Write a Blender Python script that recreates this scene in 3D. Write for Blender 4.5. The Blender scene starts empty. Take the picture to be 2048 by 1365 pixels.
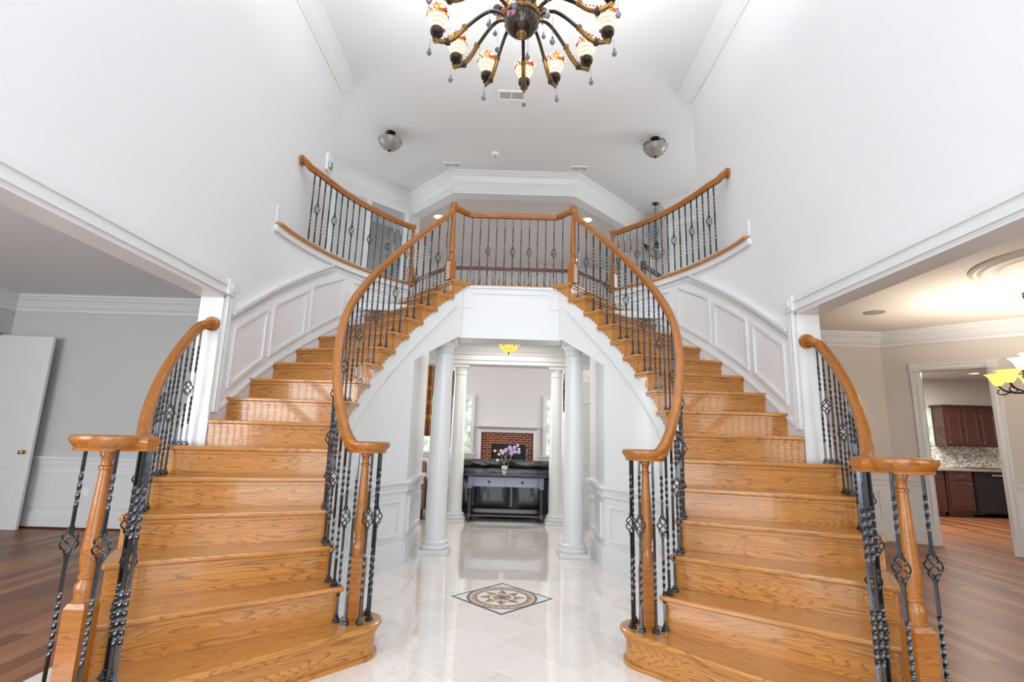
import bpy, bmesh, math, random
from math import sin, cos, pi, radians, sqrt, atan2, hypot
from mathutils import Vector, Matrix
random.seed(7)
C = bpy.context.scene.collection
SC = bpy.context.scene

# ------------------------------------------------------------------ camera
def make_camera():
    f, pitch, roll, yaw = 1014.95, .1894, .0289, .003
    fw = Vector((sin(yaw)*cos(pitch), cos(yaw)*cos(pitch), sin(pitch)))
    rt = Vector((cos(yaw), -sin(yaw), 0)); up = rt.cross(fw)
    c, s = cos(roll), sin(roll)
    r2 = c*rt + s*up; u2 = -s*rt + c*up
    cd = bpy.data.cameras.new('camera'); co = bpy.data.objects.new('camera', cd); C.objects.link(co)
    m = Matrix((r2, u2, -fw)).transposed().to_4x4(); m.translation = Vector((.0075, 0, 1.2545))
    co.matrix_world = m
    cd.sensor_width = 36; cd.sensor_fit = 'HORIZONTAL'; cd.lens = f/2048*36; cd.clip_start = .05; cd.clip_end = 200
    SC.camera = co
make_camera()

# ------------------------------------------------------------------ world, light, exposure
SC.view_settings.view_transform = 'Standard'; SC.view_settings.look = 'None'
SC.view_settings.gamma = 1; SC.view_settings.use_curve_mapping = False
SC.view_settings.exposure = 0.37
BULB = 13.5
w = bpy.data.worlds.new('daylight'); SC.world = w; w.use_nodes = True
wn = w.node_tree.nodes; wl = w.node_tree.links
bg = wn['Background']; sky = wn.new('ShaderNodeTexSky'); sky.sky_type = 'PREETHAM' if False else 'HOSEK_WILKIE'
sky.turbidity = 4; sky.sun_direction = (0.3, -0.5, 0.8)
mixw = wn.new('ShaderNodeMixRGB'); mixw.inputs[0].default_value = .8; mixw.inputs[2].default_value = (.93, .97, 1, 1)
wl.new(sky.outputs[0], mixw.inputs[1]); wl.new(mixw.outputs[0], bg.inputs[0]); bg.inputs[1].default_value = 1.1

def area(name, loc, rot, sx, sy, power, col=(1, 1, 1), spread=180):
    l = bpy.data.lights.new(name, 'AREA'); l.shape = 'RECTANGLE'; l.size = sx; l.size_y = sy; l.energy = power; l.color = col
    l.spread = radians(spread)
    o = bpy.data.objects.new(name, l); o.location = loc; o.rotation_euler = rot; C.objects.link(o); return o
# daylight through the tall foyer windows behind the viewer
area('foyer_window_daylight', (0, -1.2, 3.6), (radians(95), 0, 0), 3.6, 3.6, 84, (.92, .96, 1))
area('foyer_door_daylight', (0, -1.2, 1.2), (radians(90), 0, 0), 2.2, 2.0, 40, (.92, .96, 1))
# windows of the side rooms and of the family room
area('living_window_daylight', (-4.6, -1.0, 1.6), (radians(90), 0, 0), 3.2, 1.8, 150, (.95, .97, 1))
area('dining_window_daylight', (4.6, -1.0, 1.6), (radians(100), 0, 0), 3.2, 1.8, 45, (1, .97, .94))
area('family_window_daylight', (-4.3, 10.2, 3.0), (radians(90), 0, radians(-90)), 2.6, 4.2, 175, (.99, .99, 1))
area('family_window_daylight', (4.3, 10.2, 3.0), (radians(90), 0, radians(90)), 2.6, 4.2, 175, (.97, .98, 1))
area('upper_hall_light', (-4.3, 7.0, 4.6), (radians(90), 0, radians(-90)), 1.5, 1.4, 34, (1, .97, .92))
area('upper_hall_light', (4.6, 7.2, 4.6), (radians(90), 0, radians(90)), 1.5, 1.4, 34, (1, .96, .92))
area('bedroom_fill', (-3.4, 10.3, 4.6), (radians(90), 0, radians(200)), 1, 1, 9, (.9, .96, 1))  # small unseen fill lamp, added to brighten the bedroom behind the hall doorway
area('kitchen_ceiling_light', (7.6, 9.2, 2.7), (0, 0, 0), 1.6, 1.2, 100, (1, .94, .86))
area('passage_ceiling_light', (0, 7.0, 2.68), (0, 0, 0), 1.2, .9, 26, (1, .93, .84))

# ------------------------------------------------------------------ materials
def hexc(r, g, b):
    f = lambda v: ((v/255)/12.92 if v/255 <= .04045 else (((v/255)+.055)/1.055)**2.4)
    return (f(r), f(g), f(b), 1)
def new_mat(name):
    m = bpy.data.materials.new(name); m.use_nodes = True
    return m, m.node_tree.nodes, m.node_tree.links, m.node_tree.nodes['Principled BSDF']
def simple(name, col, rough=.5, metal=0, coat=0, noise=0, nscale=8, bump=0, bscale=60, emit=None, es=1, spec=.5):
    m, n, l, p = new_mat(name)
    p.inputs['Roughness'].default_value = rough; p.inputs['Metallic'].default_value = metal
    p.inputs['Coat Weight'].default_value = coat; p.inputs['Coat Roughness'].default_value = .08
    p.inputs['Specular IOR Level'].default_value = spec
    p.inputs['Base Color'].default_value = col
    tc = n.new('ShaderNodeTexCoord')
    if noise:
        t = n.new('ShaderNodeTexNoise'); t.inputs['Scale'].default_value = nscale; l.new(tc.outputs['Object'], t.inputs[0])
        mx = n.new('ShaderNodeMixRGB'); mx.inputs[1].default_value = tuple(c*(1-noise) for c in col[:3])+(1,)
        mx.inputs[2].default_value = tuple(min(1, c*(1+noise)) for c in col[:3])+(1,)
        l.new(t.outputs[0], mx.inputs[0]); l.new(mx.outputs[0], p.inputs['Base Color'])
    if bump:
        t = n.new('ShaderNodeTexNoise'); t.inputs['Scale'].default_value = bscale; l.new(tc.outputs['Object'], t.inputs[0])
        b = n.new('ShaderNodeBump'); b.inputs['Strength'].default_value = bump; b.inputs['Distance'].default_value = .002
        l.new(t.outputs[0], b.inputs['Height']); l.new(b.outputs[0], p.inputs['Normal'])
    if emit:
        p.inputs['Emission Color'].default_value = emit; p.inputs['Emission Strength'].default_value = es
    return m
def ramp(n, stops):
    r = n.new('ShaderNodeValToRGB'); e = r.color_ramp.elements
    while len(e) < len(stops): e.new(.5)
    for i, (p_, c) in enumerate(stops): e[i].position = p_; e[i].color = c
    return r
def oak(name, base, dark, light, uv=False, rough=.30, coat=.5, ringscale=1.0):
    """Oak: long cathedral rings plus fine pores, stretched along the board (x)."""
    m, n, l, p = new_mat(name)
    tc = n.new('ShaderNodeTexCoord'); mp = n.new('ShaderNodeMapping')
    oi = n.new('ShaderNodeObjectInfo'); ad = n.new('ShaderNodeVectorMath'); ad.operation = 'ADD'
    cb = n.new('ShaderNodeCombineXYZ'); mu = n.new('ShaderNodeMath'); mu.operation = 'MULTIPLY'; mu.inputs[1].default_value = 37
    l.new(oi.outputs['Random'], mu.inputs[0]); l.new(mu.outputs[0], cb.inputs[0]); l.new(mu.outputs[0], cb.inputs[2])
    l.new(tc.outputs['UV' if uv else 'Object'], mp.inputs[0]); l.new(mp.outputs[0], ad.inputs[0]); l.new(cb.outputs[0], ad.inputs[1])
    mp.inputs['Scale'].default_value = (.95*ringscale, 11*ringscale, 11*ringscale)
    nz = n.new('ShaderNodeTexNoise'); nz.inputs['Scale'].default_value = .85; nz.inputs['Detail'].default_value = 2.2; nz.inputs['Roughness'].default_value = .4
    l.new(ad.outputs[0], nz.inputs[0])
    k = n.new('ShaderNodeMath'); k.operation = 'MULTIPLY'; k.inputs[1].default_value = 30; l.new(nz.outputs[0], k.inputs[0])
    fr = n.new('ShaderNodeMath'); fr.operation = 'FRACT'; l.new(k.outputs[0], fr.inputs[0])
    rr = ramp(n, [(0, (0, 0, 0, 1)), (.62, (.05, .05, .05, 1)), (.88, (1, 1, 1, 1)), (1, (0, 0, 0, 1))]); l.new(fr.outputs[0], rr.inputs[0])
    mp2 = n.new('ShaderNodeMapping'); mp2.inputs['Scale'].default_value = (4, 130, 130) ; l.new(tc.outputs['UV' if uv else 'Object'], mp2.inputs[0])
    n2 = n.new('ShaderNodeTexNoise'); n2.inputs['Scale'].default_value = 1; n2.inputs['Detail'].default_value = 3; l.new(mp2.outputs[0], n2.inputs[0])
    r2 = ramp(n, [(.35, dark), (.62, base)]); l.new(n2.outputs[0], r2.inputs[0])
    n3 = n.new('ShaderNodeTexNoise'); n3.inputs['Scale'].default_value = 2.0; l.new(ad.outputs[0], n3.inputs[0])
    m1 = n.new('ShaderNodeMixRGB'); m1.inputs[1].default_value = base; m1.inputs[2].default_value = light; l.new(n3.outputs[0], m1.inputs[0])
    m2 = n.new('ShaderNodeMixRGB'); m2.inputs[0].default_value = .38; l.new(m1.outputs[0], m2.inputs[1]); l.new(r2.outputs[0], m2.inputs[2])
    m3 = n.new('ShaderNodeMixRGB'); mm = n.new('ShaderNodeMath'); mm.operation = 'MULTIPLY'; mm.inputs[1].default_value = .62
    l.new(rr.outputs[0], mm.inputs[0]); l.new(mm.outputs[0], m3.inputs[0]); l.new(m2.outputs[0], m3.inputs[1]); m3.inputs[2].default_value = dark
    l.new(m3.outputs[0], p.inputs['Base Color'])
    p.inputs['Roughness'].default_value = rough; p.inputs['Coat Weight'].default_value = coat; p.inputs['Coat Roughness'].default_value = .06
    return m
def marble():
    m, n, l, p = new_mat('marble_tile')
    tc = n.new('ShaderNodeTexCoord'); mp = n.new('ShaderNodeMapping'); l.new(tc.outputs['Object'], mp.inputs[0])
    # 45 degree tiles, side 0.31 m; a tile corner sits at the medallion's tip (0, 3.505)
    S = 1/.3094
    mp.inputs['Rotation'].default_value = (0, 0, radians(45)); mp.inputs['Scale'].default_value = (S, S, 1)
    # offset so that corner of a cell falls on (0,3.505)
    x0 = (0*cos(radians(45))-3.505*S*sin(radians(45))); y0 = (0+3.505*S*cos(radians(45)))
    mp.inputs['Location'].default_value = (-x0, -y0, 0)
    sp = n.new('ShaderNodeSeparateXYZ'); l.new(mp.outputs[0], sp.inputs[0])
    def edge(o):
        f = n.new('ShaderNodeMath'); f.operation = 'PINGPONG'; f.inputs[1].default_value = .5; l.new(o, f.inputs[0]); return f.outputs[0]
    mn = n.new('ShaderNodeMath'); mn.operation = 'MINIMUM'; l.new(edge(sp.outputs[0]), mn.inputs[0]); l.new(edge(sp.outputs[1]), mn.inputs[1])
    gr = n.new('ShaderNodeMath'); gr.operation = 'LESS_THAN'; gr.inputs[1].default_value = .006; l.new(mn.outputs[0], gr.inputs[0])
    fl = n.new('ShaderNodeVectorMath'); fl.operation = 'FLOOR'; l.new(mp.outputs[0], fl.inputs[0])
    wnz = n.new('ShaderNodeTexWhiteNoise'); wnz.noise_dimensions = '3D'; l.new(fl.outputs[0], wnz.inputs[0])
    of = n.new('ShaderNodeVectorMath'); of.operation = 'SCALE'; of.inputs['Scale'].default_value = 9; l.new(wnz.outputs['Color'], of.inputs[0])
    ad = n.new('ShaderNodeVectorMath'); ad.operation = 'ADD'; l.new(tc.outputs['Object'], ad.inputs[0]); l.new(of.outputs[0], ad.inputs[1])
    # fine veins
    nz = n.new('ShaderNodeTexNoise'); nz.inputs['Scale'].default_value = 9; nz.inputs['Detail'].default_value = 9; nz.inputs['Distortion'].default_value = .5; l.new(ad.outputs[0], nz.inputs[0])
    vr = ramp(n, [(.486, (0, 0, 0, 1)), (.497, (1, 1, 1, 1)), (.508, (0, 0, 0, 1))]); l.new(nz.outputs[0], vr.inputs[0])
    nb = n.new('ShaderNodeTexNoise'); nb.inputs['Scale'].default_value = 1.7; nb.inputs['Detail'].default_value = 3; l.new(ad.outputs[0], nb.inputs[0])
    vm = n.new('ShaderNodeMath'); vm.operation = 'MULTIPLY'; l.new(vr.outputs[0], vm.inputs[0]); l.new(nb.outputs[0], vm.inputs[1])
    vm2 = n.new('ShaderNodeMath'); vm2.operation = 'MULTIPLY'; vm2.inputs[1].default_value = .6; l.new(vm.outputs[0], vm2.inputs[0])
    tint = ramp(n, [(0, hexc(236, 229, 224)), (.5, hexc(228, 219, 211)), (1, hexc(216, 203, 192))]); l.new(wnz.outputs['Value'], tint.inputs[0])
    m1 = n.new('ShaderNodeMixRGB'); l.new(nb.outputs[0], m1.inputs[0]); l.new(tint.outputs[0], m1.inputs[1]); m1.inputs[2].default_value = hexc(236, 231, 227)
    m2 = n.new('ShaderNodeMixRGB'); l.new(vm2.outputs[0], m2.inputs[0]); l.new(m1.outputs[0], m2.inputs[1]); m2.inputs[2].default_value = hexc(160, 126, 106)
    m3 = n.new('ShaderNodeMixRGB'); l.new(gr.outputs[0], m3.inputs[0]); l.new(m2.outputs[0], m3.inputs[1]); m3.inputs[2].default_value = hexc(246, 243, 238)
    l.new(m3.outputs[0], p.inputs['Base Color'])
    p.inputs['Roughness'].default_value = .05; p.inputs['Coat Weight'].default_value = .7; p.inputs['Coat Roughness'].default_value = .02
    return m
def plank(name, rot, cols, width=.083, length=1.1, rough=.22):
    m, n, l, p = new_mat(name)
    tc = n.new('ShaderNodeTexCoord'); mp = n.new('ShaderNodeMapping'); mp.inputs['Rotation'].default_value = (0, 0, rot)
    l.new(tc.outputs['Object'], mp.inputs[0])
    br = n.new('ShaderNodeTexBrick'); l.new(mp.outputs[0], br.inputs[0]); br.inputs['Scale'].default_value = 1
    br.inputs['Brick Width'].default_value = length; br.inputs['Row Height'].default_value = width; br.inputs['Mortar Size'].default_value = .0012
    br.inputs['Color1'].default_value = (0, 0, 0, 1); br.inputs['Color2'].default_value = (1, 1, 1, 1); br.inputs['Mortar'].default_value = (0, 0, 0, 1); br.offset = .37
    r = ramp(n, [(0, cols[0]), (.5, cols[1]), (1, cols[2])]); l.new(br.outputs[0], r.inputs[0])
    mp2 = n.new('ShaderNodeMapping'); mp2.inputs['Rotation'].default_value = (0, 0, rot); mp2.inputs['Scale'].default_value = (3, 60, 1)
    l.new(tc.outputs['Object'], mp2.inputs[0])
    nz = n.new('ShaderNodeTexNoise'); nz.inputs['Scale'].default_value = 1; nz.inputs['Detail'].default_value = 4; l.new(mp2.outputs[0], nz.inputs[0])
    mx = n.new('ShaderNodeMixRGB'); mx.blend_type = 'MULTIPLY'; mx.inputs[0].default_value = .3; l.new(r.outputs[0], mx.inputs[1]); l.new(nz.outputs[0], mx.inputs[2])
    mo = n.new('ShaderNodeMixRGB'); l.new(br.outputs['Fac'], mo.inputs[0]); l.new(mx.outputs[0], mo.inputs[1]); mo.inputs[2].default_value = tuple(c*.3 for c in cols[0][:3])+(1,)
    l.new(mo.outputs[0], p.inputs['Base Color']); p.inputs['Roughness'].default_value = rough; p.inputs['Specular IOR Level'].default_value = .28; p.inputs['Coat Weight'].default_value = .05; p.inputs['Coat Roughness'].default_value = .2
    return m
def brick():
    m, n, l, p = new_mat('red_brick')
    tc = n.new('ShaderNodeTexCoord'); mp = n.new('ShaderNodeMapping'); mp.inputs['Rotation'].default_value = (radians(90), 0, 0); l.new(tc.outputs['Object'], mp.inputs[0])
    br = n.new('ShaderNodeTexBrick'); l.new(mp.outputs[0], br.inputs[0]); br.inputs['Scale'].default_value = 1
    br.inputs['Brick Width'].default_value = .15; br.inputs['Row Height'].default_value = .054; br.inputs['Mortar Size'].default_value = .006
    br.inputs['Color1'].default_value = hexc(122, 58, 40); br.inputs['Color2'].default_value = hexc(88, 42, 32); br.inputs['Mortar'].default_value = hexc(190, 150, 122)
    l.new(br.outputs[0], p.inputs['Base Color']); p.inputs['Roughness'].default_value = .85
    return m
def mosaic():
    m, n, l, p = new_mat('mosaic_backsplash')
    tc = n.new('ShaderNodeTexCoord'); mp = n.new('ShaderNodeMapping'); mp.inputs['Rotation'].default_value = (radians(90), 0, 0); l.new(tc.outputs['Object'], mp.inputs[0])
    br = n.new('ShaderNodeTexBrick'); l.new(mp.outputs[0], br.inputs[0]); br.inputs['Scale'].default_value = 1
    br.inputs['Brick Width'].default_value = .05; br.inputs['Row Height'].default_value = .025; br.inputs['Mortar Size'].default_value = .002; br.offset = .5
    br.inputs['Color1'].default_value = (0, 0, 0, 1); br.inputs['Color2'].default_value = (1, 1, 1, 1); br.inputs['Mortar'].default_value = (.5, .5, .5, 1)
    r = ramp(n, [(0, hexc(138, 124, 106)), (.2, hexc(206, 200, 190)), (.5, hexc(236, 233, 226)), (.8, hexc(182, 170, 150))]); r.color_ramp.interpolation = 'CONSTANT'
    l.new(br.outputs[0], r.inputs[0]); l.new(r.outputs[0], p.inputs['Base Color']); p.inputs['Roughness'].default_value = .2
    return m
def tiffany(name, cell=46, strength=3.0, warm=False, zmin=-.1, zmax=.1):
    """Leaded glass: cream panes low down, coloured round pieces towards the rim."""
    m, n, l, p = new_mat(name)
    tc = n.new('ShaderNodeTexCoord'); vo = n.new('ShaderNodeTexVoronoi'); vo.inputs['Scale'].default_value = cell; l.new(tc.outputs['Object'], vo.inputs[0])
    ve = n.new('ShaderNodeTexVoronoi'); ve.feature = 'DISTANCE_TO_EDGE'; ve.inputs['Scale'].default_value = cell; l.new(tc.outputs['Object'], ve.inputs[0])
    ld = n.new('ShaderNodeMath'); ld.operation = 'LESS_THAN'; ld.inputs[1].default_value = .055; l.new(ve.outputs[0], ld.inputs[0])
    if warm: st = [(0, hexc(255, 196, 70)), (.4, hexc(255, 214, 110)), (.8, hexc(240, 150, 40)), (1, hexc(250, 230, 150))]
    else: st = [(0, hexc(255, 240, 205)), (.3, hexc(240, 140, 40)), (.5, hexc(255, 246, 220)), (.64, hexc(110, 70, 150)), (.78, hexc(210, 70, 25)), (.9, hexc(255, 250, 235))]
    sp = n.new('ShaderNodeSeparateColor'); l.new(vo.outputs['Color'], sp.inputs[0])
    r = ramp(n, st); r.color_ramp.interpolation = 'CONSTANT'; l.new(sp.outputs[0], r.inputs[0])
    xyz = n.new('ShaderNodeSeparateXYZ'); l.new(tc.outputs['Object'], xyz.inputs[0])
    at = n.new('ShaderNodeMath'); at.operation = 'ARCTAN2'; l.new(xyz.outputs[1], at.inputs[0]); l.new(xyz.outputs[0], at.inputs[1])
    a2 = n.new('ShaderNodeMath'); a2.operation = 'MULTIPLY'; a2.inputs[1].default_value = 16/(2*pi); l.new(at.outputs[0], a2.inputs[0])
    z2 = n.new('ShaderNodeMath'); z2.operation = 'MULTIPLY'; z2.inputs[1].default_value = 1/.028; l.new(xyz.outputs[2], z2.inputs[0])
    def pp(o):
        f = n.new('ShaderNodeMath'); f.operation = 'PINGPONG'; f.inputs[1].default_value = .5; l.new(o, f.inputs[0]); return f.outputs[0]
    mn = n.new('ShaderNodeMath'); mn.operation = 'MINIMUM'; l.new(pp(a2.outputs[0]), mn.inputs[0]); l.new(pp(z2.outputs[0]), mn.inputs[1])
    g2 = n.new('ShaderNodeMath'); g2.operation = 'LESS_THAN'; g2.inputs[1].default_value = .05; l.new(mn.outputs[0], g2.inputs[0])
    hi = n.new('ShaderNodeMath'); hi.operation = 'GREATER_THAN'; hi.inputs[1].default_value = zmin+.55*(zmax-zmin); l.new(xyz.outputs[2], hi.inputs[0])
    cm = n.new('ShaderNodeMixRGB'); l.new(hi.outputs[0], cm.inputs[0]); cm.inputs[1].default_value = hexc(255, 236, 190) if not warm else hexc(255, 206, 96); l.new(r.outputs[0], cm.inputs[2])
    lm = n.new('ShaderNodeMixRGB'); l.new(hi.outputs[0], lm.inputs[0]); l.new(g2.outputs[0], lm.inputs[1]); l.new(ld.outputs[0], lm.inputs[2])
    fm = n.new('ShaderNodeMixRGB'); l.new(lm.outputs[0], fm.inputs[0]); l.new(cm.outputs[0], fm.inputs[1]); fm.inputs[2].default_value = (.02, .015, .01, 1)
    l.new(fm.outputs[0], p.inputs['Base Color']); l.new(fm.outputs[0], p.inputs['Emission Color']); p.inputs['Emission Strength'].default_value = strength
    p.inputs['Roughness'].default_value = .2
    return m
def glass_view():
    """Window panes with the blurred green of trees outside."""
    m, n, l, p = new_mat('window_daylight')
    tc = n.new('ShaderNodeTexCoord'); nz = n.new('ShaderNodeTexNoise'); nz.inputs['Scale'].default_value = 7; nz.inputs['Detail'].default_value = 4; l.new(tc.outputs['Object'], nz.inputs[0])
    r = ramp(n, [(.32, hexc(140, 168, 130)), (.5, hexc(205, 222, 200)), (.62, hexc(244, 250, 248))]); l.new(nz.outputs[0], r.inputs[0])
    l.new(r.outputs[0], p.inputs['Emission Color']); p.inputs['Emission Strength'].default_value = .95; p.inputs['Base Color'].default_value = (.02, .02, .02, 1)
    p.inputs['Roughness'].default_value = .05
    return m
M = dict(
    wall=simple('painted_wall', hexc(222, 224, 227), .6, bump=.05, bscale=200),
    trim=simple('white_trim_paint', hexc(219, 221, 222), .3),
    ceil=simple('ceiling_paint', hexc(224, 227, 229), .8),
    hallwall=simple('grey_wall_paint', hexc(196, 198, 197), .6),
    dinwall=simple('greige_wall_paint', hexc(205, 200, 194), .6),
    dinceil=simple('cream_ceiling_paint', hexc(226, 219, 208), .8),
    famwall=simple('beige_wall_paint', hexc(214, 210, 207), .6),
    oak=oak('stained_oak', hexc(188, 122, 50), hexc(98, 54, 20), hexc(216, 156, 78)),
    oakrail=oak('stained_oak_rail', hexc(162, 96, 28), hexc(104, 56, 16), hexc(186, 120, 42), uv=True, rough=.34, coat=.18),
    oaknewel=oak('stained_oak_post', hexc(160, 96, 34), hexc(100, 54, 20), hexc(182, 118, 48), rough=.3, coat=.25, ringscale=1.2),
    darkoak=oak('dark_stained_oak', hexc(112, 70, 44), hexc(70, 40, 26), hexc(128, 82, 52), uv=True, rough=.3, coat=.4),
    iron=simple('hammered_iron', (.085, .095, .108, 1), .17, metal=.92, bump=.12, bscale=260, noise=.4, nscale=120),
    marble=marble(),
    cherry=plank('cherry_planks', radians(90), (hexc(118, 72, 47), hexc(146, 94, 62), hexc(172, 118, 80)), width=.11, length=1.7, rough=.4),
    redwood=plank('family_room_planks', 0, (hexc(80, 40, 28), hexc(104, 54, 36), hexc(120, 66, 44))),
    brick=brick(), mosaic=mosaic(), view=glass_view(),
    bronze=simple('dark_bronze', (.035, .022, .016, 1), .25, metal=.6, coat=.6),
    gold=simple('antique_gold', hexc(150, 116, 70), .3, metal=.85, noise=.6, nscale=60, bump=.4, bscale=120),
    crystal=simple('smoky_crystal', (.10, .11, .14, 1), .03, coat=1, spec=1),
    frosted=simple('frosted_glass_bowl', hexc(138, 134, 128), .25, coat=.4, noise=.12, nscale=14),
    blackwood=simple('black_lacquer', hexc(34, 34, 42), .22, coat=.7),
    bluewood=simple('slate_blue_lacquer', hexc(104, 112, 140), .2, coat=.8),
    leather=simple('black_leather', hexc(24, 26, 34), .3, coat=.3, bump=.25, bscale=26),
    cherrycab=simple('cherry_cabinet', hexc(72, 36, 28), .3, coat=.4, noise=.3, nscale=12),
    granite=simple('granite', hexc(150, 136, 112), .2, noise=.5, nscale=140, coat=.3),
    dark=simple('dark_void', (.01, .008, .008, 1), .6),
    brass=simple('polished_brass', hexc(196, 160, 92), .2, metal=.95),
    plastic=simple('white_plastic', hexc(236, 236, 234), .4),
    ventdark=simple('vent_slot', hexc(150, 150, 150), .7),
    chrome=simple('chrome', hexc(190, 192, 196), .12, metal=1),
    curtain=simple('gold_silk_curtain', hexc(206, 146, 60), .35, noise=.5, nscale=5, coat=.1),
    curtainbrown=simple('brown_silk_curtain', hexc(150, 100, 62), .45, noise=.2, nscale=6),
    lampwarm=simple('lit_lamp', hexc(255, 226, 178), .4, emit=hexc(255, 224, 176), es=5),
    amber=simple('lit_alabaster', hexc(255, 214, 130), .4, emit=hexc(255, 205, 105), es=1.0),
    tif=tiffany('leaded_glass_shade', zmin=0, zmax=.16, strength=.8), tif2=tiffany('amber_leaded_glass', cell=30, warm=True, zmin=-.13, zmax=0, strength=.8),
    petal=simple('lilac_petal', hexc(190, 168, 220), .5), petalw=simple('cream_petal', hexc(236, 224, 208), .5),
    stem=simple('orchid_stem', hexc(150, 134, 96), .6), leaf=simple('orchid_leaf', hexc(66, 84, 48), .4),
    pot=simple('glazed_pot', hexc(214, 226, 208), .2, coat=.5), violet=simple('violet_paint', hexc(110, 40, 110), .4), gr=simple('green_paint', hexc(60, 110, 90), .4),
    pink=simple('rose_paint', hexc(196, 120, 150), .4),
    m_white=simple('medallion_white', hexc(226, 224, 218), .08, coat=.3), m_black=simple('medallion_black', hexc(34, 28, 28), .1, coat=.3),
    m_green=simple('medallion_green', hexc(58, 76, 62), .1, coat=.3), m_gold=simple('medallion_ochre', hexc(188, 132, 72), .1, coat=.3),
    m_red=simple('medallion_rose', hexc(196, 134, 104), .1, coat=.3),
    taupe=simple('taupe_upholstery', hexc(128, 104, 88), .7), tan=simple('tan_board', hexc(196, 160, 118), .5),
)

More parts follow.
